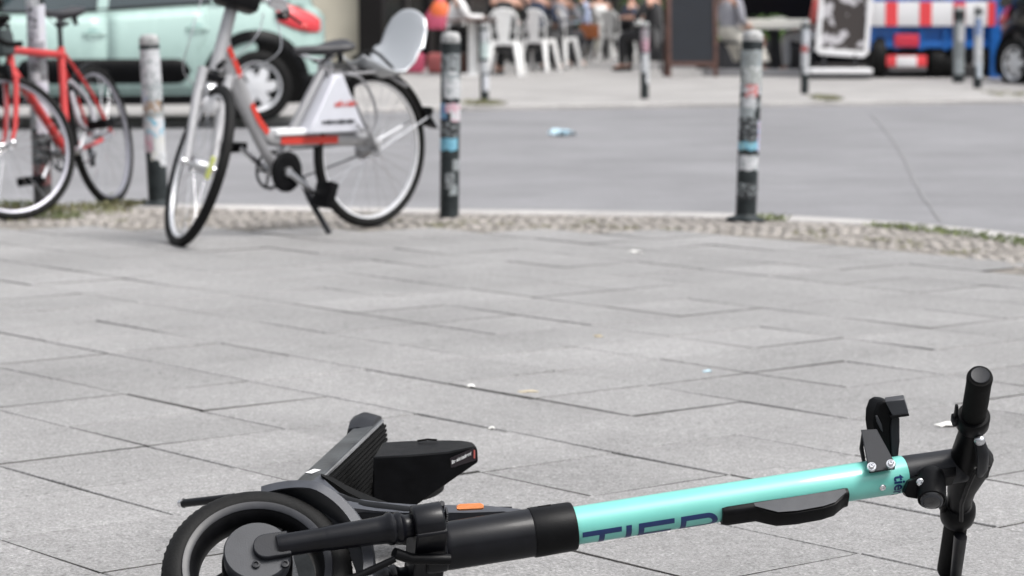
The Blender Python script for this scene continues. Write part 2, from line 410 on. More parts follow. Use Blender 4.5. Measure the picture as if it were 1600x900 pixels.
# fork legs
for z, nm in ((.072, 'fork_leg'), (-.072, 'fork_leg')):
    g = MB(MS @ M.Translation((0, 0, z)) @ AX)
    g.lathe([(0, .028), (.0155, .028), (.0165, .034), (.0168, .095), (.0172, .098), (.0178, .102), (.0195, .17), (.0205, .183), (.0235, .187), (.0240, .192), (.0205, .197), (.0225, .200), (.0225, .205), (.0195, .208), (.0165, .213), (.0165, .262), (0, .262)], seg=28)
    leg = g.build(nm, m_blkm, scoot)
g = MB(MS); g.tube([(.19, -.03, .055), (.215, -.035, .04), (.27, -.04, .03)], .008)
g.tube([(.06, -.05, .03), (.12, -.052, .035), (.19, -.038, .052)], [.006, .006, .005])
g.build('brake_hose', m_blk, scoot)
g = MB(MS)                                                    # lower plate of the wheel carrier under the hub
g.prism([(-.07, -.075, .01), (.12, -.075, .01), (.15, -.05, .01), (.14, -.035, .01), (.06, -.045, .01), (-.02, -.045, .01)], (0, 0, .018))
g.build('torque_arm', m_dgrey, scoot, bev=.003)
# crown
g = MB(MS)
g.lathe([(0, .222), (.026, .222), (.0275, .226), (.0275, .262), (.026, .266), (0, .266)], mx=M.Translation((0, 0, .072)) @ AX, seg=28)
g.lathe([(0, .222), (.026, .222), (.0275, .226), (.0275, .262), (.026, .266), (0, .266)], mx=M.Translation((0, 0, -.072)) @ AX, seg=28)
g.prism([(.222, -.028, -.085), (.222, .026, -.085), (.222, .026, .085), (.222, -.028, .085)], (.046, 0, 0))
g.lathe([(0, .24), (.034, .24), (.036, .25), (.036, .272), (.0, .272)], mx=AX, seg=32)
crown = g.build('fork_crown', m_blkm, scoot, bev=.003)
b = MB(MS); b.tube([(.268, .02, .052), (.268, .02, .086)], .0045, seg=8)
for q in range(7): b.tube([(.268 + .004, .0, .05 + q * .006), (.272, .012, .05 + q * .006)], .0018, seg=6)
b.build('adjuster_knob', m_dgrey, crown)
g = MB(MS @ AX)                                                # head tube and collar
g.lathe([(0, .262), (.030, .262), (.0345, .27), (.0352, .28), (.0352, .405), (.0345, .4075), (0, .4075)], seg=56)
head = g.build('head_tube', m_blkm, scoot)
g = MB(MS @ AX); g.lathe([(0, .402), (.0362, .402), (.0368, .405), (.0358, .462), (.0345, .465), (.0, .465)], seg=56)
for q in (.41, .417, .456): pass
collar = g.build('collar', m_blk, scoot)
b = MB(MS); b.box((.425, .024, .024), (.02, .006, .006)); b.build('latch', m_blkr, collar, bev=.001)
# teal tube
TR = .0279
g = MB(MS @ AX); g.lathe([(.0, .455), (TR, .455), (TR, .60), (TR, .80), (TR, .974), (TR - .0012, .976), (.0, .976)], seg=72)
stem = g.build('stem_tube', m_teal, scoot)
# lettering wrapped round the tube; phi measured from the viewer-facing line, + = up
view = (V((0, 0, H)) - (Wc + St * .6)).normalized()
vz, vy = view.dot(Sn), view.dot(Su)
phi0 = math.atan2(vy, vz)                                    # angle of the viewer-facing line in the y/z plane
def wrap(x, arc, r=TR + .0004):                               # arc>0 towards the top silhouette
    a = phi0 + arc / TR
    return (x, r * math.sin(a), r * math.cos(a))
def letter_strokes(strokes, th, x0, a0, wscale=1, name='lettering', m=m_navy, par=None):
    b = MB(MS)
    for st in strokes:
        pts = [V((p[0], p[1], 0)) for p in st]; dens = []
        for p, q in zip(pts, pts[1:]):
            n_ = max(1, int((q - p).length / .003))
            for k in range(n_): dens.append(p + (q - p) * k / n_)
        dens.append(pts[-1]); rings = []
        for i, p in enumerate(dens):
            a = dens[max(i - 1, 0)]; c = dens[min(i + 1, len(dens) - 1)]; t = (c - a).normalized(); nn = V((-t.y, t.x, 0)) * th / 2
            rings.append([wrap(x0 + (p + nn * k).x, a0 + (p + nn * k).y, TR + .0004 - .00001 * strokes.index(st)) for k in (-1, -.5, 0, .5, 1)])
        b.loft(rings)
    return b.build(name, m, par, smooth=False)
hgt = .050; a_top = -.0115                                   # top of the capitals just below the viewer-facing line
L = []
def arc_pts(cx, cy, r, a0, a1, n=12, sx=1): return [(cx + sx * r * math.cos(R(a0 + (a1 - a0) * k / n)), cy + r * math.sin(R(a0 + (a1 - a0) * k / n))) for k in range(n + 1)]
th = .0085
T_ = [[(-.001, -th / 2), (.058, -th / 2)], [(.0285, -th), (.028, -hgt)]]
I_ = [[(.069, 0), (.069, -hgt)]]
E_ = [[(.088, 0), (.088, -hgt)], [(.092, -th / 2), (.138, -th / 2)], [(.092, -hgt / 2), (.134, -hgt / 2)], [(.092, -hgt + th / 2), (.138, -hgt + th / 2)]]
R_ = [[(.152, 0), (.152, -hgt)], [(.156, -th / 2), (.188, -th / 2)] + arc_pts(.188, -th / 2 - .0125, .0125, 80, -80, 10) + [(.186, -th / 2 - .025), (.156, -th / 2 - .025)], [(.178, -.033), (.197, -hgt)]]
letter_strokes(T_ + I_ + E_ + R_, th, 0.4725, a_top, par=stem)
def text_mesh(body, size, bold=0):
    cu = bpy.data.curves.new('t', 'FONT'); cu.body = body; cu.size = size; cu.offset = bold
    o = bpy.data.objects.new('t', cu); link(o); dg = bpy.context.evaluated_depsgraph_get(); me = bpy.data.meshes.new_from_object(o.evaluated_get(dg))
    bpy.data.objects.remove(o); bpy.data.curves.remove(cu); return me
def place_text(body, size, fn, m, par, name='lettering', bold=.0003, sub=True):
    me = text_mesh(body, size, bold)
    if sub:
        bm = bmesh.new(); bm.from_mesh(me); bmesh.ops.triangulate(bm, faces=bm.faces)
        bmesh.ops.subdivide_edges(bm, edges=[e for e in bm.edges if e.calc_length() > size * .12], cuts=2); bm.to_mesh(me); bm.free()
    for v in me.vertices: v.co = fn(v.co)
    me.materials.clear(); me.materials.append(m)
    o = link(bpy.data.objects.new(name, me)); o.parent = par; return o
# 'tier.a' runs down round the tube near its upper end
place_text('tier.app', .0245, lambda c: MS @ V(wrap(.951 + c.y * 1.0 , -.0005 - c.x)), m_navy, stem, bold=.0006)
def screw_at(x, arc, r=.005, par=None, m=None):
    b = MB(MS); a = phi0 + arc / TR
    b.lathe([(r, 0), (r, .0018), (r * .8, .003), (r * .45, .003), (r * .4, .0012), (0, .0012)], mx=frame(V((1, 0, 0)), V((0, math.cos(a), -math.sin(a))), V((0, math.sin(a), math.cos(a))), wrap(x, arc, TR - .0005)), seg=16)
    return b.build('bolt', m or m_chrome, par)
screw_at(.932, -.0155, .0052, stem)
# long black holder on the lower side of the tube
g = MB(MS); A0 = -.0235
def hp(x, d, w):                                             # d away from tube surface, w across
    a = phi0 + A0 / TR; rad = V((0, math.sin(a), math.cos(a))); tan = V((0, math.cos(a), -math.sin(a)))
    return V((x, 0, 0)) + rad * (TR - .004 + d) + tan * w
secs = [(.683, .008, .015), (.691, .0105, .0165), (.734, .0115, .0165), (.746, .019, .0165), (.761, .028, .016), (.79, .0315, .0155), (.83, .0305, .0155), (.850, .0265, .0155), (.861, .0185, .016), (.870, .0125, .0165), (.877, .0115, .0155)]
rings = []
for x, d, w in secs: rings.append([hp(x, 0, -w), hp(x, d * .6, -w), hp(x, d * .95, -w * .8), hp(x, d, -w * .4), hp(x, d, w * .4), hp(x, d * .95, w * .8), hp(x, d * .6, w), hp(x, 0, w)])
g.loft(rings, closed=True, cap=True); holder = g.build('lock_holder', m_blk, stem, ang=50)
g = MB(MS); g.loft([[hp(x, d, w) for x, d, w in ((.731, .008, .0172), (.746, .0175, .0172), (.761, .0262, .0168), (.79, .029, .0163), (.83, .028, .0163), (.850, .0240, .0163), (.861, .016, .0168), (.872, .009, .0172))], [hp(x, .002, .0174) for x in (.731, .746, .761, .79, .83, .85, .862, .872)]])
g.build('holder_face', m_grey, holder, smooth=False)
# bracket with two bolts, phone cradle
def sp(u_, v_, dep):                                          # helper: photo pixel at a distance along the scooter's depth -> local
    return aty(u_, v_, dep) - E0
yb = (Wc + St * .93).y
br = MB()
p0 = [(1358, 738, yb - .042), (1398, 732, yb - .038), (1399, 724, yb - .03), (1370, 670, yb + .02), (1345, 671, yb + .02)]
pts = [sp(*p) for p in p0]; br.prism(pts, (.001, .006, -.003))
p1 = [(1345, 671, yb + .02), (1370, 670, yb + .02), (1372, 668, yb + .045), (1347, 669, yb + .045)]
bracket = br.build('bracket', m_dgrey, scoot, bev=.0012)
br = MB(); br.tube([sp(1350, 722, yb + .012), sp(1346, 700, yb + .025), sp(1349, 673, yb + .03)], [.006, .007, .005], sq=(.4, 1)); br.build('bracket_side', m_blk, bracket)
for (u_, v_) in ((1362, 729.5), (1392, 725)):
    b = MB(); q = sp(u_, v_, yb - .043); dirn = (V((0, 0, H)) - E0 - q).normalized(); dirn = (dirn + V((0, 0, .5))).normalized()
    b.lathe([(.0072, -.002), (.0072, .001), (.0066, .002), (0, .002)], mx=axis(q, q + dirn), seg=20)
    b.build('washer', m_alu, bracket)
    b = MB(); b.lathe([(.0045, .0), (.0045, .0045), (.003, .006), (.002, .006), (.0015, .003), (0, .003)], mx=axis(q, q + dirn), seg=16); b.build('bolt', m_chrome, bracket)
# cradle: thick rounded plate standing up from the tube
g = MB(); yc = yb + .045
poly = [(1376, 720), (1370, 690), (1366, 662), (1367, 645), (1372, 631), (1380, 626), (1392, 627), (1402, 640), (1407, 655), (1407, 690), (1404, 722)]
g.prism([sp(u_, v_, yc) for u_, v_ in poly], (-.012, .022, .004)); cradle = g.build('phone_cradle', m_blk, scoot, bev=.003)
g = MB(); g.prism([sp(u_, v_, yc - .006) for u_, v_ in [(1393, 712), (1391, 668), (1396, 646), (1404, 650), (1406, 690), (1403, 716)]], (0, .004, .001)); g.build('cradle_rim', m_dgrey, cradle, bev=.0015)
g = MB(); g.prism([sp(u_, v_, yc - .012) for u_, v_ in [(1383, 628), (1413, 624), (1420, 647), (1395, 651)]], (.0, .008, .006)); g.build('clamp_plate', m_grey, cradle, bev=.001)
g = MB(); g.prism([sp(u_, v_, yc - .015) for u_, v_ in [(1391, 650), (1420, 646), (1421, 650), (1393, 654)]], (0, .03, .002)); g.build('clamp_lip', m_blk, cradle, bev=.0005)
g = MB(); g.prism([sp(u_, v_, yc - .004) for u_, v_ in [(1368, 650), (1371, 650), (1378, 664), (1380, 676), (1376, 672), (1370, 660)]], (0, .004, .001)); g.build('cradle_pad', m_grey, cradle, bev=.001)
# upper neck
g = MB(MS @ AX); g.lathe([(0, .974), (.0268, .974), (.0272, .98), (.0262, 1.03), (.0262, 1.075), (0, 1.075)], seg=56)
neck = g.build('upper_neck', m_dgrey, scoot)
# handlebar
Hc = Wc + St * 1.075
Hd = V((-.056, -.757, .650)).normalized()
def HP(L_): return Hc + Hd * L_ - E0
Hx = (St - Hd * St.dot(Hd)).normalized(); Hy = Hd.cross(Hx)
MH = M.Translation(-E0) @ frame(Hx, Hy, Hd, Hc)
g = MB(MH)
rings = []
for z, wx, wy, ox in ((-.135, .016, .017, 0), (-.105, .019, .019, 0), (-.075, .022, .021, 0), (-.045, .027, .024, .004), (-.02, .031, .027, .007), (.01, .033, .028, .009), (.03, .028, .027, .004), (.06, .021, .022, 0), (.09, .018, .019, 0), (.12, .0165, .0165, 0)):
    rings.append([(ox + wx * math.cos(R(a)) * (1 if abs(math.cos(R(a))) < .8 else 1.0), wy * math.sin(R(a)), z) for a in range(0, 360, 20)])
g.loft(rings, closed=True, cap=True)
g.box((.022, -.006, .0), (.016, .034, .034), bev=.003)
bar = g.build('handlebar', m_blk, scoot, ang=50, bev=0)
for z0, z1, nm in ((.135, .245, 'grip'), (-.33, -.155, 'grip')):
    b = MB(MH); s = 1 if z0 > 0 else -1
    if s > 0: prof = [(.0, z0), (.0175, z0), (.018, z0 + .01), (.0185, z0 + .04), (.0182, z1 - .02), (.019, z1 - .006), (.0175, z1 - .001), (.0145, z1), (.0140, z1 + .0006), (0, z1 + .001)]
    else: prof = [(0, z0), (.0175, z0), (.0185, z0 + .006), (.0182, z0 + .05), (.0185, z1), (.0, z1)]
    b.lathe(prof, seg=32); gp = b.build(nm, m_blkr, scoot)
    if s > 0:
        b = MB(MH); b.lathe([(.0135, z1 + .0011), (.0128, z1 + .0018), (.009, z1 + .0012), (.0, z1 + .0012)], seg=32); b.build('grip_end', m_dgrey, gp)
g = MB(MH); g.lathe([(0, .112), (.0225, .112), (.0245, .116), (.0245, .136), (.0225, .14), (0, .14)], seg=32)
g.box((-.024, .006, .128), (.012, .014, .016), bev=.002); g.box((-.026, .006, .152), (.004, .006, .03), bev=.001)
g.box((0, .022, .105), (.020, .016, .02), bev=.003); clampo = g.build('lever_clamp', m_blk, scoot)
g = MB(MH); g.box((-.026, .004, .128), (.0105, .010, .011), bev=.0015); g.build('clamp_button', m_dgrey, clampo)
g = MB(MH); g.lathe([(0, -.165), (.022, -.165), (.0265, -.158), (.0275, -.145), (.0265, -.13), (.022, -.12), (.019, -.118), (0, -.118)], seg=36)
g.box((-.026, .002, -.118), (.008, .012, .02), bev=.001)
g.build('throttle_ring', m_blk, scoot)
g = MB(MH); g.box((-.03, .0035, -.112), (.006, .009, .012), bev=.0008); g.build('thumb_lever', m_grey, scoot)
# brake lever (seen end-on) along the front of the bar
g = MB(MH); f_ = -1
g.tube([(.002, -.026, .108), (.006, -.036, .09), (.008, -.04, .05), (.006, -.038, .03)], [.0085, .0095, .0085, .006], seg=14)
lever = g.build('brake_lever', m_dgrey, scoot)
g = MB(MH); g.sphere((.002, -.028, .112), .0085, seg=14); g.build('lever_tip', m_alu, lever)
g = MB(MH); g.tube([(-.004, -.03, -.165), (-.003, -.032, -.24), (0, -.03, -.32)], [.011, .010, .009], seg=12, sq=(1, .7)); g.build('brake_lever', m_blkm, scoot)
g = MB(MH); g.tube([(.0, -.036, .045), (-.008, -.036, 0), (-.012, -.032, -.06), (-.006, -.028, -.12)], .0035, seg=8); g.build('brake_cable', m_blk, scoot)
# head lamp under the neck: mount, barrel, lens
q0 = aty(1455, 745, Hc.y - .05) - E0; q1 = aty(1456, 781, Hc.y - .085) - E0
g = MB(MS)
g.prism([(.982, -.018, -.005), (1.02, -.03, -.005), (1.045, -.03, -.005), (1.05, -.014, -.005), (.99, -.014, -.005)], (0, 0, .028)); g.build('lamp_mount', m_blk, neck, bev=.002)
g = MB(); mm = axis(q0, q1); Ln = (q1 - q0).length
g.lathe([(0, -.012), (.012, -.012), (.0195, -.004), (.0215, .008), (.0215, Ln - .006), (.0208, Ln), (.0190, Ln + .001), (.0175, Ln - .002), (0, Ln - .003)], mx=mm, seg=36)
lamp = g.build('headlight', m_blk, scoot)
g = MB(); g.lathe([(.0182, Ln - .001), (.015, Ln + .004), (.010, Ln + .0075), (0, Ln + .0085)], mx=mm, seg=32); g.build('lens', m_glass, lamp)
g = MB(); g.lathe([(.0165, Ln + .0035), (.0150, Ln + .0050), (.013, Ln + .0062)], mx=mm, seg=32); g.build('lens_ring', m_grey, lamp)
b = MB(); q = aty(1438, 753.5, Hc.y - .075) - E0; dirn = (V((0, 0, H)) - E0 - q).normalized()
b.lathe([(.0058, -.004), (.0058, .002), (.004, .0035), (.0025, .0035), (.002, .001), (0, .001)], mx=axis(q, q + dirn), seg=16); b.build('bolt', m_chrome, lamp)
b = MB(); b.prism([aty(u_, v_, Hc.y - .072) - E0 for u_, v_ in [(1420, 752), (1436, 745), (1447, 748), (1444, 772), (1436, 780), (1417, 777), (1413, 770)]], (0, .03, -.003)); b.build('lamp_bracket', m_blk, lamp, bev=.002)

# --- deck, lying on its long edge behind the wheel
dd = V((.108, .994, 0)).normalized(); dw = V((-.10, .011, .995)).normalized(); ds = dd.cross(dw).normalized()
if ds.x < 0: ds = -ds
DC = pt0 = at(505, 742, .17)                                  # near upper corner of the standing surface
MD = M.Translation(-E0) @ frame(ds, dd, dw, DC)              # x out of the standing surface, y along the deck to its tail, z across the deck (0 = top edge)
g = MB(MD)
g.loft([[(-.004, y, 0), (0, y, -.004), (0, y, -.160), (-.004, y, -.164), (-.030, y, -.164), (-.045, y, -.15), (-.050, y, -.12), (-.050, y, -.04), (-.046, y, -.008), (-.036, y, 0)] for y in (-.06, .0, .3, .60)], closed=True, cap=True)
deck = g.build('deck', m_scuff, scoot, bev=.0015)
g = MB(MD); g.box((.0015, .3, -.004), (.0035, .60, .004)); g.build('deck_edge', m_alu, deck)
g = MB(MD)                                                     # grooved rubber mat
g.box((.0015, .29, -.082), (.003, .62, .146))
for k in range(18): g.box((.0045, .29, -.014 - k * .0081), (.004, .62, .0052))
g.build('grip_mat', m_blkr, deck)
g = MB(MD)                                                     # tail of the deck with the rear lamp
g.loft([[(-.003, y, .001 + h_), (-.003, y, -.10), (-.048, y, -.10), (-.052 + .004 * 0, y, -.02), (-.046, y, .006 + h_), (-.028, y, .010 + h_ * 1.3)] for y, h_ in ((.50, -.006), (.53, .004), (.575, .006), (.61, .002), (.625, -.012))], closed=True, cap=True)
g.build('tail_cap', m_dgrey, deck, ang=60)
g = MB(MD); g.prism([(-.035, .03, .0012), (-.022, .015, .0012), (-.012, .045, .0012), (-.026, .06, .0012)], (0, 0, .0004)); g.build('sticker', m_white, deck)
# rear mudguard
yf = DC.y + .13
def DP(u_, v_, y): return aty(u_, v_, y) - E0
front_ = [(583, 714), (640, 711), (700, 706), (728, 700), (743, 696), (746, 704), (747, 722), (705, 751), (657, 785), (600, 822), (580, 830)]
back_ = [(598, 691), (640, 688.5), (690, 687.5), (718, 688), (738, 691), (743, 697), (743, 716), (705, 742), (660, 772), (606, 806), (590, 812)]
g = MB(); yk = yf + .13
a = [DP(u_, v_, yf) for u_, v_ in front_]; b2 = [DP(u_, v_, yk) for u_, v_ in back_]
g.loft([a, b2], closed=True, cap=True); fender = g.build('rear_mudguard', m_blk, scoot, bev=.003)
g = MB(); g.prism([DP(u_, v_, yf - .0008) for u_, v_ in ((703, 716), (740, 700), (744, 706), (744, 719), (705, 731))], (0, .0008, 0)); st_ = g.build('sticker', mat('dark sticker', (.02, .015, .018), .3), fender)
oo = DP(706, 728, yf - .0016); ex = (DP(738, 712.5, yf - .0016) - oo).normalized(); ey = V((0, -.05, 1)).normalized()
place_text('Bitte nicht drauftreten!', .0040, lambda c: oo + ex * c.x * .95 + ey * (c.y * 2.1 + .003), m_white, fender, bold=.00012, sub=False)
place_text('Please do not step on', .0028, lambda c: oo + ex * (c.x * .72 + .004) + ey * (c.y * 1.3 - .005), m_grey, fender, bold=.0, sub=False)
g = MB(); g.tube([DP(741, 703, yf - .001), DP(741, 716, yf - .001)], .0016, seg=6); g.build('warning_mark', mat('dull red print', (.35, .08, .07), .5), fender)
g = MB(); g.tube([DP(652, 689, yk - .02), DP(668, 686.5, yk - .02), DP(683, 687.5, yk - .02)], .0018, seg=6); g.build('mudguard_clip', m_blkr, fender)
# rear wheel inside the mudguard
g = MB(MD @ M.Translation((.040, .46, -.10)))
g.lathe([(.05, -.02), (.07, -.024), (.08, -.018), (.085, 0), (.08, .018), (.07, .024), (.05, .02)], seg=48); rw = g.build('rear_wheel', m_tyre, scoot)
g = MB(MD @ M.Translation((.040, .46, -.10))); g.lathe([(0, -.025), (.052, -.025), (.052, .025), (0, .025)], seg=32); g.build('hub', m_grey, rw)
# kickstand
g = MB(); ka = DP(281, 787, 4.50); kb = DP(366, 777.5, 4.42); kc = DP(470, 770, 4.28)
g.tube([ka + (kb - ka) * .07, kb], [.0072, .0074], seg=14); ks = g.build('kickstand', m_blkm, scoot)
g = MB(); g.tube([kb, kb + (kc - kb) * .3, kc], [.005, .008, .009], seg=12); g.build('kickstand_pivot', m_alu, ks)
g = MB(); g.tube([ka - (kb - ka) * .0, ka + (kb - ka) * .075], [.0065, .0085], seg=12); g.build('kickstand_foot', m_chrome, ks)
# front mudguard: band following the tyre
g = MB(MS); rings = []
for k in range(25):
    t_ = k / 24; a = R(78 - 100 * t_); w = .002 + .036 * min(1, t_ * 3.2) ; ro = .152 + .010 * math.sin(min(1, t_ * 2) * 1.5) + .006 * t_
    c_, s_ = math.cos(a), math.sin(a)
    rings.append([(r_ * c_, r_ * s_, z_) for r_, z_ in ((ro - .018, w + .004), (ro - .004, w + .003), (ro, w - .004), (ro, -w), (ro - .02, -w - .004), (ro - .022, -w), (ro - .004, -w + .004), (ro - .005, w - .004), (ro - .018, w))])
g.loft(rings, closed=True, cap=True); g.build('front_mudguard', m_plate, scoot, ang=50)
# neck plate from the deck to the head tube, with the orange reflector
g = MB(); yn = 4.02
up_ = [(500, 742), (512, 754), (530, 770), (556, 779), (590, 784), (640, 788), (690, 789), (760, 790), (812, 795), (822, 798)]
lo_ = [(478, 762), (497, 772), (520, 786), (545, 793), (586, 798), (630, 801), (680, 801), (735, 801), (786, 799), (820, 803)]
dep = [4.06, 4.03, 3.99, 3.96, 3.94, 3.92, 3.90, 3.88, 3.86, 3.85]
rings = []
for (a1, b1, y1) in zip(up_, lo_, dep):
    A = DP(a1[0], a1[1], y1 + .03); B = DP(b1[0], b1[1], y1 - .008); n1 = V((0, .006, -.012))
    rings.append([A, A + (B - A) * .5 + V((0, -.001, .0015)), B, B + n1 * 1.6, A + n1])
g.loft(rings, closed=True, cap=True); np_ = g.build('neck_plate', m_plate, scoot, ang=45)
g = MB(); rings = []
for (u_, v_, y_, r_) in ((470, 800, 4.02, .03), (520, 802, 3.98, .034), (570, 815, 3.93, .032), (640, 822, 3.89, .03), (720, 815, 3.87, .022), (800, 806, 3.86, .014)):
    c_ = DP(u_, v_, y_ + .04); rings.append([c_ + V((0, math.cos(R(q)) * r_ * 1.1, math.sin(R(q)) * r_)) for q in range(0, 360, 30)])
g.loft(rings, closed=True, cap=True); g.build('neck_body', m_blk, scoot, ang=60)
g = MB(); c_ = DP(735, 793, 3.865); ex = (DP(756, 792, 3.863) - c_); L_ = ex.length; ex.normalize(); ey = V((0, .5, .86)).normalized(); ez = ex.cross(ey)
mm = frame(ex, ey, -ez if ez.z < 0 else ez, c_)
g.prism([(-L_, -.0035, 0), (-L_ + .004, -.0045, 0), (L_ - .004, -.0045, 0), (L_, -.0035, 0), (L_, .002, 0), (L_ - .005, .0045, 0), (-L_ + .005, .0045, 0), (-L_, .002, 0)], (0, 0, .006), mx=mm)
refl = g.build('reflector', m_orange, np_, bev=.0008)
g = MB(); rings = []                                         # rubber guard between deck and neck plate
for (u_, v_, w_) in ((502, 741, 2), (520, 748, 7), (540, 760, 9), (565, 772, 9), (590, 781, 5), (605, 785, 2)):
    rings.append([DP(u_, v_ - w_ * .3, 4.10), DP(u_ + w_ * .3, v_ + w_, 4.07), DP(u_, v_ + w_ + 6, 4.10), DP(u_ - 3, v_ + 4, 4.13)])
g.loft(rings, closed=True, cap=True); g.build('hinge_cover', m_blkr, scoot)

# ------------------------------------------------------------------ bollards with stickers
m_bol = mat('grey green bollard paint', (.012, .017, .019), .5, spec=.3, col2=(.028, .035, .037), vscale=16, var=.3, bump=.15, bscale=90)
m_cap = mat('worn pale cap', (.26, .27, .27), .6, col2=(.45, .45, .45), vscale=25, var=.3)
_stk = {}
def sticker_mat(c, c2, sc=60):
    k = (c, c2, sc)
    if k not in _stk:
        m = mat('sticker print', c, .5); nt = m.node_tree; n = nt.nodes; l = nt.links
        tc = n.new('ShaderNodeTexCoord'); a = n.new('ShaderNodeTexNoise'); a.inputs['Scale'].default_value = sc; a.inputs['Detail'].default_value = 2
        r = n.new('ShaderNodeValToRGB'); r.color_ramp.interpolation = 'CONSTANT'; r.color_ramp.elements[0].color = c + (1,); r.color_ramp.elements[1].color = c2 + (1,); r.color_ramp.elements[1].position = .56
        mp = n.new('ShaderNodeMapping'); mp.inputs['Location'].default_value = (len(_stk) * 3.7, 0, 0)
        l.new(tc.outputs['Object'], mp.inputs[0]); l.new(mp.outputs[0], a.inputs['Vector']); l.new(a.outputs['Fac'], r.inputs['Fac']); l.new(r.outputs['Color'], n['Principled BSDF'].inputs['Base Color'])
        _stk[k] = m
    return _stk[k]
WH, BK, CY, PK, RD, GR, BL, LG, BR_ = (.50, .51, .53), (.02, .022, .025), (.14, .36, .48), (.50, .30, .36), (.45, .07, .06), (.22, .24, .25), (.10, .18, .38), (.27, .30, .31), (.28, .20, .14)
def add_stickers(par, rad, lst, taper=0, H_=1):
    # lst: (z0, z1, a0, a1, colour, print colour); angle 0 faces the camera side (-Y), + towards +X
    for i, (z0, z1, a0, a1, c, c2) in enumerate(lst):
        g = MB(); rr = rad + .0008 + .0005 * (i % 4); rings = []
        n_ = 10
        for k in range(n_ + 1):
            a = R(a0 + (a1 - a0) * k / n_); wob = .004 * math.sin(i * 3 + k * 1.3)
            rings.append([(rr * math.sin(a), -rr * math.cos(a), z0 + wob), (rr * math.sin(a), -rr * math.cos(a), (z0 + z1) / 2), (rr * math.sin(a), -rr * math.cos(a), z1 + wob * .5)])
        g.loft(rings); g.build('sticker', sticker_mat(c, c2, 45 + (i * 17) % 50), par)
def bollard(label, loc, lst, h=.81, r=.05, lean=(0, 0), base=False, group='short steel bollards along the kerbs'):
    t = thing('bollard', label, 'bollard', loc, 0, group)
    t.rotation_euler = (lean[0], lean[1], 0)
    g = MB(); g.lathe([(0, -.02), (r, -.02), (r, h - .05), (r * .98, h - .045), (0, h - .045)], seg=36); g.build('post', m_bol, t)
    g = MB(); g.lathe([(r * .98, h - .05), (r * 1.0, h - .04), (r * 1.02, h - .03), (r * .95, h - .012), (r * .7, h), (0, h + .003)], seg=36); g.build('cap', m_cap, t)
    g = MB(); g.lathe([(r * 1.02, h - .068), (r * 1.04, h - .064), (r * 1.04, h - .054), (r * 1.02, h - .05)], seg=36); g.build('ring', m_bol, t)
    if base:
        g = MB(); g.lathe([(0, 0), (r * 1.9, 0), (r * 1.85, .012), (r * 1.15, .022), (r, .03)], seg=30); g.build('base_plate', m_bol, t)
    add_stickers(t, r, lst); return t
bollard('bollard plastered with pale torn posters, standing left of the silver bicycle front wheel', at(248, 322), [
    (.62, .76, -95, 95, WH, LG), (.56, .64, -80, 90, WH, GR), (.50, .58, -40, 90, LG, WH), (.49, .56, -95, -20, WH, BL), (.44, .52, -90, 60, BR_, WH), (.40, .45, -90, 80, LG, BR_), (.33, .42, -60, 95, WH, CY), (.26, .34, -90, -5, PK, WH), (.22, .36, -20, 95, WH, (.5, .5, .42)), (.26, .34, -50, 0, LG, BL), (.36, .42, -95, -30, WH, GR), (.19, .25, 30, 95, WH, LG)], lean=(0, R(-2.6)), r=.047, base=True)
bollard('bollard with a blue sticker at mid height, standing just right of the silver bicycle', at(702, 339), [
    (.66, .73, -95, 95, GR, BK), (.585, .655, -50, 60, LG, WH), (.53, .62, -40, 90, WH, LG), (.54, .60, -95, -50, GR, BK), (.44, .51, -85, -20, BL, CY), (.47, .51, -30, 85, PK, WH), (.42, .48, 5, 90, WH, PK), (.36, .43, -80, 90, BK, GR), (.37, .40, -40, 10, GR, LG), (.30, .355, -75, 50, CY, (.2, .44, .56)), (.21, .26, 20, 70, GR, LG), (.13, .20, -25, 30, GR, BK), (.10, .15, 0, 50, LG, BK)], lean=(0, R(.6)), r=.043, h=.825)
bollard('bollard with turquoise strip above white sticker, alone at the right of the near kerb', at(1165, 345), [
    (.66, .75, -95, 95, (.22, .24, .24), LG), (.60, .68, -60, 95, (.30, .32, .31), WH), (.56, .60, -90, 85, GR, WH), (.545, .60, -35, 35, (.5, .2, .2), WH), (.49, .545, -60, 30, WH, LG), (.50, .53, 40, 90, GR, BK), (.455, .50, -75, 20, LG, GR), (.35, .45, -80, 50, BK, GR), (.31, .44, 45, 95, (.38, .42, .60), PK), (.315, .355, -80, 50, CY, (.25, .45, .5)), (.225, .29, -60, 65, WH, LG), (.10, .17, -70, 80, BK, LG), (.125, .155, -40, 40, WH, BK)], lean=(0, R(1.7)), r=.046, base=True, h=.835)
for (u, v, lb, ls) in ((757, 161, 'far bollard with a pale green sticker, standing in front of the white table pedestal', [(.45, .62, -90, 90, (.5, .6, .58), LG), (.62, .74, -80, 90, WH, GR), (.30, .42, -90, 90, WH, LG), (.12, .28, -20, 90, (.5, .52, .56), WH)]),
                       (1007, 157, 'far bollard with a pink sticker, standing left of the brown chalkboard', [(.5, .62, -90, 90, PK, BK), (.62, .74, -90, 90, GR, PK), (.28, .48, -60, 95, WH, LG), (.16, .3, 20, 90, WH, GR)]),
                       (1257, 152, 'far bollard with white patches, standing left of the white framed poster stand', [(.5, .72, -60, 90, (.5, .52, .56), GR), (.46, .53, -90, 30, RD, GR), (.30, .46, -80, 90, WH, GR), (.22, .3, -30, 60, WH, LG)])):
    p = at(u, v); p.z = zf(p.y); bollard(lb, p, ls, r=.045)
p = at(1497, 140); bollard('graffiti covered bollard, left one of the pair by the blue trailer', (p.x, p.y, zf(p.y)), [(.3, .75, -95, 95, GR, LG), (.5, .7, -20, 60, WH, GR), (.1, .3, -60, 60, LG, GR)], h=.92, r=.07)
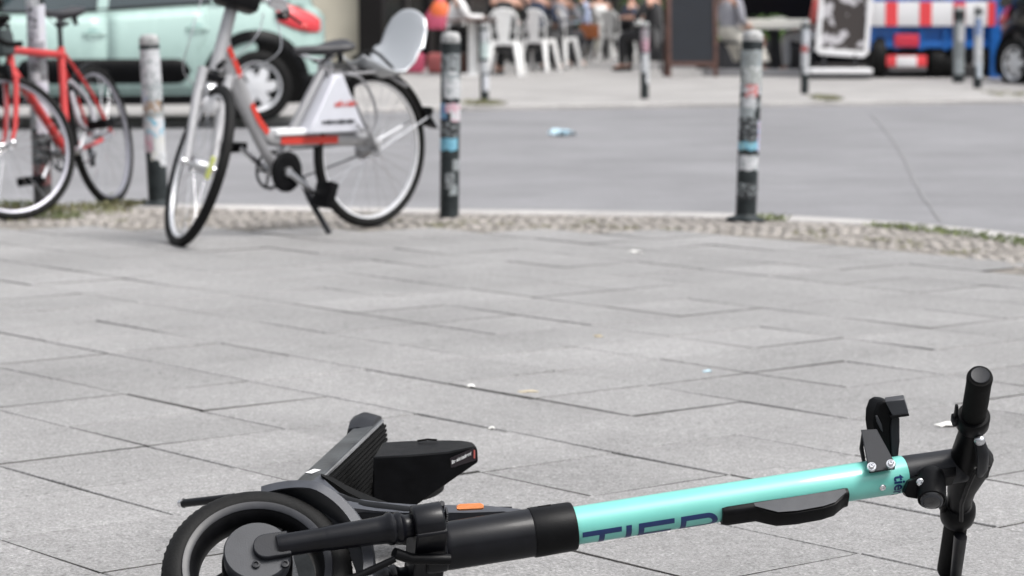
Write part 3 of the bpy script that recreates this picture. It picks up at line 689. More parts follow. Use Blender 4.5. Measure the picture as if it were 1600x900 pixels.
p = at(1527, 146); bollard('white splashed bollard, right one of the pair by the blue trailer', (p.x, p.y, zf(p.y)), [(.25, .85, -95, 95, WH, LG), (.6, .8, -60, 30, BL, WH), (.12, .3, -20, 80, (.45, .5, .55), GR)], h=.95, r=.05)

# tall pole with posters beside the red bicycle
t = thing('sign_pole', 'tall round pole wrapped in torn posters with a dark foot, standing behind the red bicycle', 'pole', at(68, 330), 0)
t.rotation_euler = (0, R(-1.2), 0)
g = MB(); g.lathe([(0, -.02), (.042, -.02), (.041, 3.2), (.038, 3.22), (0, 3.225)], seg=32); g.build('post', m_bol, t)
add_stickers(t, .042, [(.05, .18, -90, 90, (.05, .05, .05), BK), (.12, .22, -80, 80, (.16, .06, .06), BK), (.22, .36, -90, 90, BK, GR), (.36, .60, -10, 95, (.45, .44, .50), WH), (.38, .58, -95, 0, (.2, .2, .21), LG), (.55, .68, -95, 95, (.12, .12, .13), GR), (.60, .64, -30, 20, WH, GR), (.68, .78, -95, 60, (.25, .25, .28), GR), (.70, .95, 0, 95, (.5, .5, .56), WH), (.78, .96, -95, 20, (.36, .36, .40), BK), (.94, 1.02, -95, 30, WH, GR), (1.0, 1.2, -60, 95, (.5, .5, .52), LG)])
t = thing('street_litter', 'pale blue crumpled paper lying on the asphalt road', 'litter', at(878, 211, -.046), .3)
g = MB(); rnd = random.Random(2)
def crumple(w, d, h, n_=6, par=None, m=None, name='paper'):
    g = MB(); rings = []
    for i in range(n_ + 1): rings.append([((i / n_ - .5) * w * (1 + .3 * rnd.uniform(-1, 1) * (k % 2)), (k / n_ - .5) * d, .001 + h * rnd.random() * (1 if 0 < i < n_ else .3)) for k in range(n_ + 1)])
    g.loft(rings); o = g.build(name, m, par, smooth=False); s_ = o.modifiers.new('solid', 'SOLIDIFY'); s_.thickness = .0012; return o
m_lb = mat('pale blue paper', (.48, .66, .75), .6); m_pap = mat('white paper', (.72, .71, .68), .7, var=.1); m_leaf = mat('dry leaf', (.42, .36, .25), .7, var=.3)
crumple(.13, .35, .05, par=t, m=m_lb)
for (u, v, w, d, lb, m) in ((1483, 665, .05, .035, 'white paper scrap on the paving beside the scooter handlebar', m_pap), (935, 526, .022, .03, 'small beige crumb of paper in the middle of the paving', m_leaf), (1105, 581, .02, .02, 'tiny pale bottle cap shaped scrap right of the middle of the paving', m_lb),
                            (736, 605, .016, .018, 'small white chip of paper on the joint above the scooter mudguard', m_pap), (994, 394, .035, .08, 'flat pale scrap lying on the far part of the paving', m_pap), (825, 613, .045, .016, 'long thin dry leaf strip above the scooter mudguard', m_leaf), (768, 671, .014, .016, 'tiny white chip lying right of the rear mudguard', m_pap)):
    t = thing('paper_scrap' if m is not m_leaf else 'dry_scrap', lb, 'litter', at(u, v), rnd.random() * .4)
    crumple(w, d, .006, 4, t, m, 'sheet')
# weeds and moss
m_grass = mat('weeds', (.11, .15, .05), .7, col2=(.19, .22, .09), vscale=14, var=.3)
m_moss = mat('moss and dry weeds', (.20, .17, .10), .8, col2=(.15, .17, .07), vscale=18, var=.3)
def weeds(name, spots, h, n_, m, kind='stuff'):
    g = MB(); rr = random.Random(len(spots) * 7 + n_)
    for (c, rx, ry, z) in spots:
        for _ in range(n_):
            a = rr.random() * 6.28; q = math.sqrt(rr.random()); x = c.x + math.cos(a) * rx * q; y = c.y + math.sin(a) * ry * q
            b = rr.random() * 6.28; l_ = h * rr.uniform(.3, 1); w = h * .09; dx, dy = math.cos(b), math.sin(b)
            g.quad([(x - dy * w, y + dx * w, z), (x + dy * w, y - dx * w, z), (x + dx * l_ * .4 + dy * w * .6, y + dy * l_ * .4 - dx * w * .6, z + l_ * .6), (x + dx * l_ * .9, y + dy * l_ * .9, z + l_ * .75)])
    return tag(g.build(name, m, smooth=False, merge=False), kind=kind)
weeds('kerb_weeds', [(at(40, 330), .16, .12, 0), (at(110, 332), .30, .22, 0), (at(150, 326), .2, .16, 0), (at(190, 322), .12, .08, 0)], .05, 110, m_moss)
weeds('kerb_grass', [(at(90, 340), .12, .08, 0), (at(30, 322), .10, .06, 0), (at(172, 314), .06, .12, 0), (at(1200, 344), .09, .05, 0)], .045, 90, m_grass)
kl = [p for p in koff if 1.55 < p.x < 2.6]
weeds('kerb_moss', [(V((p.x, p.y - .03, 0)), .07, .035, 0) for p in kl], .035, 45, m_grass)
cobs = random.Random(11)
weeds('cobble_moss', [(V((x_, yline(cob_in, x_) + cobs.uniform(.1, .45), 0)), .06, .05, 0) for x_ in [cobs.uniform(-3, 2.3) for _ in range(34)] + [cobs.uniform(1.2, 2.4) for _ in range(12)]], .022, 22, m_moss)
fp = lambda u, v: (lambda p: V((p.x, p.y, 0)))(at(u, v))
weeds('far_weeds', [(fp(757, 164), .22, .5, 0.01), (fp(1290, 156), .16, .6, .01), (fp(1480, 134), .3, .5, .05), (fp(1570, 150), .3, .8, .02)], .06, 260, m_moss)

# ------------------------------------------------------------------ bicycles (local frame: x forward, y to the left, z up, origin under the rear hub)
m_silver = mat('silver frame paint', (.38, .38, .39), .32, metal=.3, coat=.2, var=.06, vscale=10)
m_sgrey = mat('grey frame paint', (.26, .26, .27), .35, metal=.3, coat=.2)
m_lred = mat('red stripe', (.50, .035, .022), .45)
m_panel = mat('pale panel', (.53, .54, .59), .4, var=.04)
m_redp = mat('faded red paint', (.46, .028, .028), .38, coat=.2, var=.15, vscale=12)
m_rim = mat('rim aluminium', (.72, .73, .75), .35, metal=.35)
m_rimw = mat('grey rim', (.32, .32, .36), .35, metal=.5)
m_sadd = mat('saddle cover', (.02, .02, .024), .5)
m_shell = mat('silver shell plastic', (.46, .48, .50), .28, metal=.35, coat=.3)
m_lamp = mat('lamp plastic white', (.8, .8, .82), .2, coat=.5)
m_rlamp = mat('red lamp plastic', (.5, .02, .02), .25, coat=.4)
m_yel = mat('yellow reflector', (.7, .75, .2), .3)
def bwheel(par, name, c, steer, Rw, tr, mr, spokes=28, hubr=.02, disc=0, refl=False):
    mm = M.Translation(V(c)) @ steer @ M.Rotation(R(90), 4, 'X')      # lathe axis along local y
    g = MB(mm); ro = Rw - tr * 1.55
    g.lathe([(ro, -.011), (ro + .004, -.012), (ro + .004, .012), (ro, .011), (ro - .016, .007), (ro - .016, -.007), (ro, -.011)], seg=72); w = g.build(name, mr, par)
    g = MB(mm); g.lathe([(Rw - tr + tr * math.cos(R(a)), tr * math.sin(R(a))) for a in range(-180, 181, 24)], seg=84); g.build('tyre', m_tyre, w)
    g = MB(mm)
    for k in range(spokes):
        a = 2 * math.pi * k / spokes; b_ = a + (1 if k % 4 < 2 else -1) * .32; z = .028 if k % 2 else -.028
        g.tube([(hubr * 1.2 * math.cos(b_), hubr * 1.2 * math.sin(b_), z), ((ro - .01) * math.cos(a), (ro - .01) * math.sin(a), 0)], .0011, seg=5)
    g.build('spokes', m_chrome, w)
    g = MB(mm); g.lathe([(0, -.05), (.008, -.05), (.008, -.034), (hubr, -.034), (hubr * .8, -.02), (hubr * .8, .02), (hubr, .034), (.008, .034), (.008, .05), (0, .05)], seg=20); g.build('hub', m_alu, w)
    if disc: g = MB(mm); g.lathe([(0, .036), (disc, .036), (disc, .05), (0, .054)], seg=28); g.build('hub_gear', m_sgrey, w)
    if refl: g = MB(mm); g.box((Rw * .45, Rw * .1, 0), (.035, .09, .012), bev=.003); g.build('spoke_reflector', m_yel, w)
    return w
def crankset(par, c, ang, L_=.17,  ring=.085, mcol=None, guard=None, pt=0):
    g = MB(); g.lathe([(0, -.07), (.02, -.07), (.02, .07), (0, .07)], mx=M.Translation(V(c)) @ M.Rotation(R(90), 4, 'X'), seg=16); cr = g.build('crank_axle', m_alu, par)
    g = MB(); g.lathe([(ring - .012, -.002), (ring, -.002), (ring, .002), (ring - .012, .002), (ring - .012, -.002)], mx=M.Translation(V(c) + V((0, -.045, 0))) @ M.Rotation(R(90), 4, 'X'), seg=40)
    for k in range(5):
        a = k * 1.2566; g.tube([V(c) + V((0, -.045, 0)), V(c) + V(((ring - .008) * math.cos(a), -.045, (ring - .008) * math.sin(a)))], .006, seg=6)
    g.build('chainring', m_blkm, cr)
    if guard: g = MB(); g.lathe([(0, .045), (guard, .045), (guard + .006, .05), (guard + .006, .058), (guard, .062), (guard * .6, .060), (0, .060)], mx=M.Translation(V(c)) @ M.Rotation(R(-90), 4, 'X'), seg=40); g.build('chain_guard_disc', m_blk, cr)
    for sg in (1, -1):
        a = R(ang) + (0 if sg < 0 else math.pi); e = V(c) + V((L_ * math.cos(a), sg * .075, L_ * math.sin(a)))
        g = MB(); g.tube([V(c) + V((0, sg * .066, 0)), e], [.014, .010], seg=10, sq=(.7, 1)); ca_ = g.build('crank_arm', mcol or m_alu, par)
        g = MB(M.Translation(e) @ M.Rotation(R(pt if sg > 0 else 0), 4, 'Y')); e = V((0, 0, 0)); g.box(e + V((0, sg * .06, 0)), (.11, .095, .04), bev=.005)
        g.box(e + V((0, sg * .02, 0)), (.02, .04, .014)); g.build('pedal', m_blk, ca_)
def saddle(par, c, L_=.27, w=.15, m=None, tilt=0):
    mm = M.Translation(V(c)) @ M.Rotation(R(tilt), 4, 'Y'); g = MB(mm); rings = []
    for t_ in (0, .04, .12, .25, .45, .65, .82, .94, 1.0):
        x = (.5 - t_) * L_; ww = w * .5 * (.16 + .84 / (1 + math.exp(-(t_ - .62) * 11))) * (1 if .03 < t_ < .97 else .55); h = .018 + .012 * t_; cz = .006 * math.cos(t_ * 5) + .012 * t_
        rings.append([(x, ww * math.cos(R(a)), cz + (h if math.sin(R(a)) > 0 else h * 1.3) * math.sin(R(a)) * .8) for a in range(0, 360, 24)])
    g.loft(rings, closed=True, cap=True); s_ = g.build('saddle', m or m_sadd, par, ang=60)
    g = MB(mm)
    for q in (-1, 1): g.tube([(.10, q * .012, -.012), (.03, q * .022, -.04), (-.05, q * .022, -.04), (-.11, q * .04, -.01)], .0035, seg=6)
    g.build('rails', m_chrome, s_)
    for q in (-1, 1): g = MB(mm); g.tube([(-.09, q * .035, -.015), (-.09, q * .035, -.055)], .012, seg=10); g.build('spring', m_blkm, s_)
    g = MB(mm); g.box((-.01, 0, -.045), (.05, .05, .02), bev=.004); g.build('clamp', m_blkm, s_)
    return s_
# --- silver rental bicycle
pr_, pf_ = at(577, 355), at(262, 382)
ang = math.atan2(pf_.y - pr_.y, pf_.x - pr_.x); WB = (pf_ - pr_).length - .02
sb = thing('rental_bicycle', 'silver step-through bicycle with red stripes and pale panel, propped on its kickstand', 'bicycle', (pr_.x, pr_.y, 0), ang)
sb.rotation_euler = (R(-1.5), 0, ang)
Rw = .332
bwheel(sb, 'rear_wheel', (0, 0, Rw), M(), Rw, .021, m_rim, 28, .03, disc=.045)
# steering assembly: axis from the crown up to the stem
ha = V((.885, 0, .70)); hb = V((.800, 0, .955)); sax = (hb - ha).normalized(); st_ang = R(64)
def steer(p, a=None): 
    a = st_ang if a is None else a
    return ha + M.Rotation(a, 3, sax) @ (V(p) - ha)
SR = M.Rotation(st_ang, 4, sax)
fh0 = V((WB, 0, Rw)); fh = steer(fh0)
bwheel(sb, 'front_wheel', fh, SR, Rw, .021, m_rim, 28, .034, refl=True)
def bez(p, n_=8):                                            # smooth curve through points
    return smooth_line([V(q) for q in p], n_)
g = MB(); g.tube(bez([(.855, 0, .80), (.80, 0, .69), (.735, 0, .57), (.675, 0, .475), (.615, 0, .415), (.55, 0, .392), (.40, 0, .388), (.20, 0, .384), (.02, 0, .376)]), .030, seg=14, sq=(.75, 1)); fr = g.build('main_beam', m_silver, sb)
g = MB(); g.tube(bez([(.86, 0, .74), (.80, 0, .62), (.72, 0, .50), (.64, 0, .38), (.56, 0, .27)]), .024, seg=12, sq=(.7, 1)); g.build('down_tube', m_sgrey, sb)
g = MB(); g.tube([V((.875, 0, .735)) + sax * -.06, hb - sax * .03], [.028, .026], seg=16); g.build('head_tube', m_silver, sb)
for y in (.031, -.031):
    g = MB()
    def strip(pts, w=.013, yy=y):
        ps = bez(pts, 4); rings = []
        for i, p in enumerate(ps):
            a = ps[max(i - 1, 0)]; c = ps[min(i + 1, len(ps) - 1)]; d = (c - a).normalized(); nn = V((-d.z, 0, d.x)) * w
            sgy = 1 if yy > 0 else -1
            rings.append([V((p.x, yy * .80, p.z)) + nn, V((p.x, yy * .83, p.z)), V((p.x, yy * .80, p.z)) - nn])
        g.loft(rings)
    for sp_, w_ in (([(.845, 0, .775), (.80, 0, .70), (.775, 0, .655)], .013), ([(.715, 0, .545), (.675, 0, .480), (.622, 0, .425)], .013), ([(.55, 0, .392), (.40, 0, .388), (.22, 0, .384)], .016)):
        g = MB(); strip(sp_, w_); g.build('red_stripe', m_lred, fr)
for y in (.045, -.045):
    g = MB(); g.tube([(.05, y * .5, .378), (.0, y, .36), (0, y, .33)], [.02, .02, .014], seg=10); g.build('dropout', m_silver, sb)
g = MB(); g.tube([(.55, 0, .26), (.47, 0, .42), (.30, 0, .66), (.262, 0, .705)], [.020, .021, .019, .017], seg=14); g.build('seat_tube', m_sgrey, sb)
g = MB(); g.tube([(.29, 0, .67), (.236, 0, .745)], .013, seg=12); g.build('seat_post', m_alu, sb)
g = MB(); g.box((.275, 0, .69), (.05, .055, .045), bev=.01); g.box((.285, .035, .68), (.012, .02, .07), bev=.004); g.build('seat_clamp', m_chrome, sb)
for y in (.055, -.055): 
    g = MB(); g.tube([(.26, y * .4, .66), (.15, y, .53), (.03, y, .36)], [.011, .010, .010], seg=8); g.build('seat_stay', m_sgrey, sb)
g = MB(); g.prism([(.425, -.062, .415), (.40, -.062, .46), (.285, -.055, .655), (.235, -.055, .655), (.20, -.06, .60), (.085, -.066, .415)], (0, .124, 0)); pnl = g.build('side_panel', m_panel, sb, bev=.008)
def onpanel(c, x0, z0, y=.0665): return V((x0 - c.x, y, z0 + c.y))
place_text('call a bike', .034, lambda c: V((.285 - c.x, .0665, .525 + c.y)), m_lred, pnl, bold=.001, sub=False)
g = MB()
rr = random.Random(4); xx = .35
while xx > .17:
    w = rr.uniform(.006, .016); g.box((xx, .0655, .462), (w, .002, .010 + rr.random() * .006)); xx -= w + .004
g.build('small_print', m_dgrey, pnl)
g = MB(); g.tube(bez([(.075, .072, .41), (.045, .078, .47), (.07, .075, .56), (.14, .072, .64), (.22, .06, .66)]), .007, seg=8)
g.tube(bez([(.075, .072, .41), (.13, .074, .425), (.16, .074, .45)]), .006, seg=8); g.build('lock_hoop', m_sgrey, sb)
g = MB(); g.box((.175, .0, .56), (.07, .09, .15), bev=.015); g.build('lock_box', m_blk, sb)
saddle(sb, (.315, 0, .758), .29, .19, m_sadd, 3)
crankset(sb, (.545, 0, .265), 34, .17, .08, m_alu, guard=.078, pt=70)
g = MB(); g.tube([(.545, -.045, .345), (.02, -.045, .355)], .004, seg=6); g.tube([(.545, -.045, .185), (.02, -.045, .305)], .004, seg=6); g.build('chain', m_blkm, sb)
g = MB(); g.tube(bez([(.51, .03, .25), (.46, .05, .235), (.42, .07, .14), (.385, .10, .06), (.365, .125, .005)]), [.017] * 8 + [.014] * 8 + [.013] * 8 + [.012] * 8 + [.018], seg=10); g.build('kickstand', m_dgrey, sb)
g = MB()                                                      # curved pale carrier shell over the rear wheel
secs = [(.12, .71, .06), (.07, .685, .080), (.02, .66, .10), (-.03, .642, .12), (-.075, .645, .13), (-.12, .68, .135), (-.155, .735, .135), (-.185, .80, .13), (-.21, .87, .12), (-.225, .915, .10), (-.23, .928, .085)]
rings = []
for x, z, w in secs: rings.append([(x - .02 * (q / w) ** 2 if False else x, q, z + (.03 if z < .8 else -.03) * (abs(q) / w) ** 2.2) for q in [w * k / 6 for k in range(-6, 7)]])
g.loft(rings); sh = g.build('carrier_shell', m_shell, sb, ang=60); md = sh.modifiers.new('solid', 'SOLIDIFY'); md.thickness = .007
g = MB(); g.tube(bez([(.20, .085, .725), (.10, .10, .755), (.0, .10, .70), (-.06, .085, .66)]), .007, seg=8); g.build('carrier_strap', m_blkr, sh)
for y in (.07, -.07):
    g = MB(); g.tube([(.02, y, .675), (-.10, y * .9, .62), (-.16, y * .8, .60)], .007, seg=8); g.tube([(.26, y * .3, .655), (.05, y, .665)], .007, seg=8); g.build('carrier_rail', m_sgrey, sb)
def fender(par, c, r0, a0, a1, w, m, rot=M(), n_=24, name='mudguard'):
    g = MB(M.Translation(V(c)) @ rot); rings = []
    for k in range(n_ + 1):
        a = R(a0 + (a1 - a0) * k / n_); rings.append([((r0 - .010 * (q * q)) * math.cos(a), w * q, (r0 - .010 * (q * q)) * math.sin(a)) for q in (-1, -.6, 0, .6, 1)])
    g.loft(rings); o = g.build(name, m, par, ang=60); md = o.modifiers.new('solid', 'SOLIDIFY'); md.thickness = .0025; return o
fr_ = fender(sb, (0, 0, Rw), Rw + .018, 30, 165, .028, m_blk, name='rear_mudguard')
g = MB(); g.tube([(0, .05, Rw), (-.34 * .95, .03, Rw + .13)], .0035, seg=6); g.tube([(0, -.05, Rw), (-.34 * .95, -.03, Rw + .13)], .0035, seg=6); g.build('mudguard_stay', m_alu, fr_)
g = MB(); g.prism([(-.30, -.028, Rw + .17), (-.345, -.028, Rw + .14), (-.40, -.028, Rw + .075), (-.335, -.028, Rw + .10)], (0, .056, 0)); g.build('mud_flap', m_blk, fr_, bev=.003)
g = MB(); g.box((-.355, 0, Rw + .155), (.02, .05, .035), bev=.005); g.build('rear_reflector', m_blk, fr_)
# fork
g = MB(); g.box((.50, 0, .425), (.17, .075, .028), bev=.01); g.build('foot_plate', mat('white plastic', (.75, .76, .77), .35), sb)
g = MB(); cr_ = steer((.905, 0, .655))
g.tube([steer(ha + sax * .0), cr_], .024, seg=14); g.tube([steer((.905, -.058, .66)), steer((.905, .058, .66))], .021, seg=12); fk = g.build('fork_crown', m_blkm, sb)
for y in (.055, -.055):
    g = MB(); g.tube([steer((.905, y, .68)), steer((.95, y, .575)), steer((WB, y, Rw))], [.022, .021, .015], seg=12); lg = g.build('fork_leg', m_silver, sb)
    g = MB(); g.lathe([(0, -.014), (.016, -.014), (.018, 0), (.012, .012), (0, .012)], mx=axis(steer((WB, y * 1.25, Rw)), steer((WB, y * 2, Rw))), seg=16); g.build('axle_nut', m_chrome, lg)
g = MB(); q = steer((.965, 0, .735)); g.tube([steer((.91, 0, .70)), q], .012, seg=8); dirn = (steer((1.2, 0, .70)) - steer((.96, 0, .735))).normalized()
fl = g.build('front_light', m_blkm, sb)
g = MB(); g.lathe([(0, -.03), (.022, -.025), (.034, .01), (.034, .03), (.02, .038), (0, .04)], mx=axis(steer((.955, 0, .56)), steer((1.05, 0, .535))), seg=20); g.build('lamp_glass', m_lamp, fl)
g = MB(); g.lathe([(0, -.05), (.028, -.04), (.03, .03), (.0, .05)], mx=axis(steer((.945, -.01, .60)), steer((.98, 0, .67))), seg=16); g.build('brake_caliper', m_alu, fk)
# stem, bars, basket-shaped electronics case
g = MB(); g.tube([ha + sax * .24, steer(ha + sax * .33), steer(ha + sax * .355 + V((.03, 0, .0)))], [.02, .018, .02], seg=12)
hs_ = g.build('stem', m_silver, sb)
def hbp(x, y, z): return steer(V((hb.x + x, y, hb.z + z)))
for sg in (1, -1):
    g = MB(); g.tube(bez([(0, 0, 0), (.02, sg * .10, .01), (.0, sg * .22, .0), (-.07, sg * .25, -.035), (-.14, sg * .26, -.05)]), .011, seg=10); 
    g.b.transform(M.Translation(0 * V((1, 1, 1)))); 
    for v_ in g.b.verts: v_.co = steer(V((hb.x - .02, 0, hb.z + .04)) + v_.co)
    hbm = g.build('handlebar', m_chrome, sb)
    g = MB(); g.tube([hbp(-.10, sg * .255, .0), hbp(-.20, sg * .262, -.018)], .017, seg=12); g.build('grip', m_blkr, hbm)
    g = MB(); g.tube([hbp(.03, sg * .19, .035), hbp(.0, sg * .25, .015), hbp(-.10, sg * .325, -.01)], .006, seg=8); g.build('brake_lever', m_blkm, hbm)
g = MB(SR if False else M()); cc = hbp(.04, 0, .03)
g.box((0, 0, 0), (.12, .17, .10), mx=M.Translation(cc) @ SR @ M.Rotation(R(-20), 4, 'Y'), bev=.02); g.build('computer_case', m_blk, sb)
g = MB(); g.box((0, 0, 0), (.05, .075, .05), mx=M.Translation(hbp(.02, .17, .05)) @ SR, bev=.016); g.build('bell', m_chrome, sb)
g = MB()
for pts in ([hbp(.05, .12, .0), hbp(.14, .10, -.08), hbp(.12, .05, -.2), steer((.90, .03, .70))], [hbp(.05, .18, -.01), hbp(.10, .22, -.12), hbp(.08, .12, -.25), steer((.91, .04, .66))], [hbp(.05, -.14, 0), hbp(.16, -.16, -.16), hbp(.14, -.14, -.3), steer((.92, -.06, .60))]):
    g.tube(bez(pts), .0028, seg=6)
g.build('cables', m_alu, sb)

# --- red racing bicycle
pr2, pf2 = at(176, 320), at(24, 346)
ang2 = math.atan2(pf2.y - pr2.y, pf2.x - pr2.x); WB2 = 1.0
rb = thing('racing_bicycle', 'faded red racing bicycle with black saddle, leaning beside the sticker covered pole', 'bicycle', (pr2.x, pr2.y, 0), ang2)
rb.rotation_euler = (R(9.5), 0, ang2)
# lean: tilt about the travel direction so that the top goes to the left in the picture
rb.rotation_euler = (0, 0, 0)
rb.rotation_mode = 'QUATERNION'
rb.rotation_quaternion = (M.Rotation(ang2, 3, 'Z') @ M.Rotation(R(9.0), 3, 'X')).to_quaternion()
Rr = .335
bwheel(rb, 'rear_wheel', (0, 0, Rr), M(), Rr, .019, m_rimw, 28, .02)
ha = V((.865, 0, .655)); hb = V((.832, 0, .80)); sax = (hb - ha).normalized(); st_ang = R(-42)
st_ang = R(-38)
SR = M.Rotation(st_ang, 4, sax)
f0 = V((.985, 0, Rr)); fh = steer(f0)
bwheel(rb, 'front_wheel', fh, SR, Rr, .019, m_rimw, 28, .02)
BBp = V((.42, 0, .275)); SC_ = V((.30, 0, .745))
g = MB()
g.tube([SC_ + V((0, 0, -.02)), V((.838, 0, .755))], .0185, seg=12); g.build('top_tube', m_redp, rb)
g = MB(); g.tube([BBp, SC_ + (SC_ - BBp) * .03], .0185, seg=12); g.build('seat_tube', m_redp, rb)
g = MB(); g.tube([BBp, V((.862, 0, .68))], .02, seg=12); g.build('down_tube', m_redp, rb)
g = MB(); g.tube([ha, hb], .019, seg=14); g.build('head_tube', m_redp, rb)
for y in (.05, -.05):
    g = MB(); g.tube([SC_ + V((0, y * .35, -.02)), V((.12, y * .8, .53)), V((0, y * 1.1, Rr))], .0085, seg=8); g.build('seat_stay', m_redp, rb)
    g = MB(); g.tube([BBp + V((-.02, y * .7, 0)), V((.18, y, .30)), V((0, y * 1.1, Rr))], .010, seg=8); cs_ = g.build('chain_stay', m_redp, rb)
    g = MB(); g.tube([V((.12, y * 1.05, .311)), V((.01, y * 1.1, Rr))], .012, seg=8); g.build('chrome_end', m_alu, cs_)
for y in (.05, -.05):
    g = MB(); g.tube([steer((.872, y, .63)), steer((.91, y, .50)), steer((.945, y, .40)), steer((.985, y, Rr))], [.014, .013, .011, .009], seg=10); fl_ = g.build('fork_leg', m_redp, rb)
    g = MB(); g.sphere(steer((.985, y * 1.35, Rr)), .017, seg=12); g.build('axle_nut', m_chrome, fl_)
g = MB(); g.tube([steer((.872, -.056, .635)), steer((.872, .056, .635))], .017, seg=12); g.build('fork_crown', m_redp, rb)
g = MB(); g.box(steer((.90, 0, .67)), (.05, .07, .05), bev=.01); g.tube([steer((.90, .04, .70)), steer((.90, .05, .62))], .008, seg=8); g.build('front_brake', m_blkm, rb)
g = MB(); g.tube([SC_, SC_ + V((-.035, 0, .15))], .0125, seg=12); g.build('seat_post', m_dgrey, rb)
saddle(rb, (.255, 0, .915), .29, .17, m_sadd, 0)
crankset(rb, BBp, -38, .17, .085, m_alu)
g = MB(); g.tube([BBp + V((0, -.045, .085)), V((0, -.045, Rr + .035))], .004, seg=6); g.tube([BBp + V((0, -.045, -.085)), V((0.02, -.045, .23)), V((0, -.045, .26))], .004, seg=6); g.build('chain', m_blkm, rb)
g = MB(); g.box((.02, -.06, .24), (.03, .02, .09), bev=.006); g.build('derailleur', m_blkm, rb)
g = MB(); g.tube([hb, hb + sax * .07, steer(hb + sax * .075 + V((.09, 0, -.01)))], .012, seg=10)
g.build('stem', m_blkm, rb)
cb2 = hb + sax * .075 + V((.09, 0, -.01))
for sg in (1, -1):
    g = MB(); g.tube([steer(cb2 + V(p)) for p in bez([(0, 0, 0), (0, sg * .12, .0), (.005, sg * .19, 0), (.07, sg * .20, .0), (.10, sg * .2, -.05), (.06, sg * .205, -.11), (-.02, sg * .205, -.125)])], .0125, seg=10); hh = g.build('drop_handlebar', m_blkr, rb)
    g = MB(); g.tube([steer(cb2 + V(p)) for p in ((.085, sg * .2, .0), (.115, sg * .2, .03), (.14, sg * .2, -.02), (.12, sg * .2, -.10))], [.013, .012, .006, .005], seg=8); g.build('brake_lever', m_dgrey, hh)
g = MB(); g.box(steer(cb2 + V((.03, .0, -.07))), (.14, .2, .12), bev=.03); g.build('handlebar_bag', mat('dark bag cloth', (.03, .04, .042), .8, var=.3), rb)
fender(rb, (0, 0, Rr), Rr + .016, 25, 120, .022, m_blk, name='rear_mudguard')
g = MB(); g.tube(bez([V((.30, .02, .60)), V((.18, .04, .50)), V((.20, .06, .36)), V((.33, .05, .40)), V((.33, .03, .55))]), .011, seg=8); g.build('cable_lock', mat('grey lock sleeve', (.35, .35, .38), .5), rb)

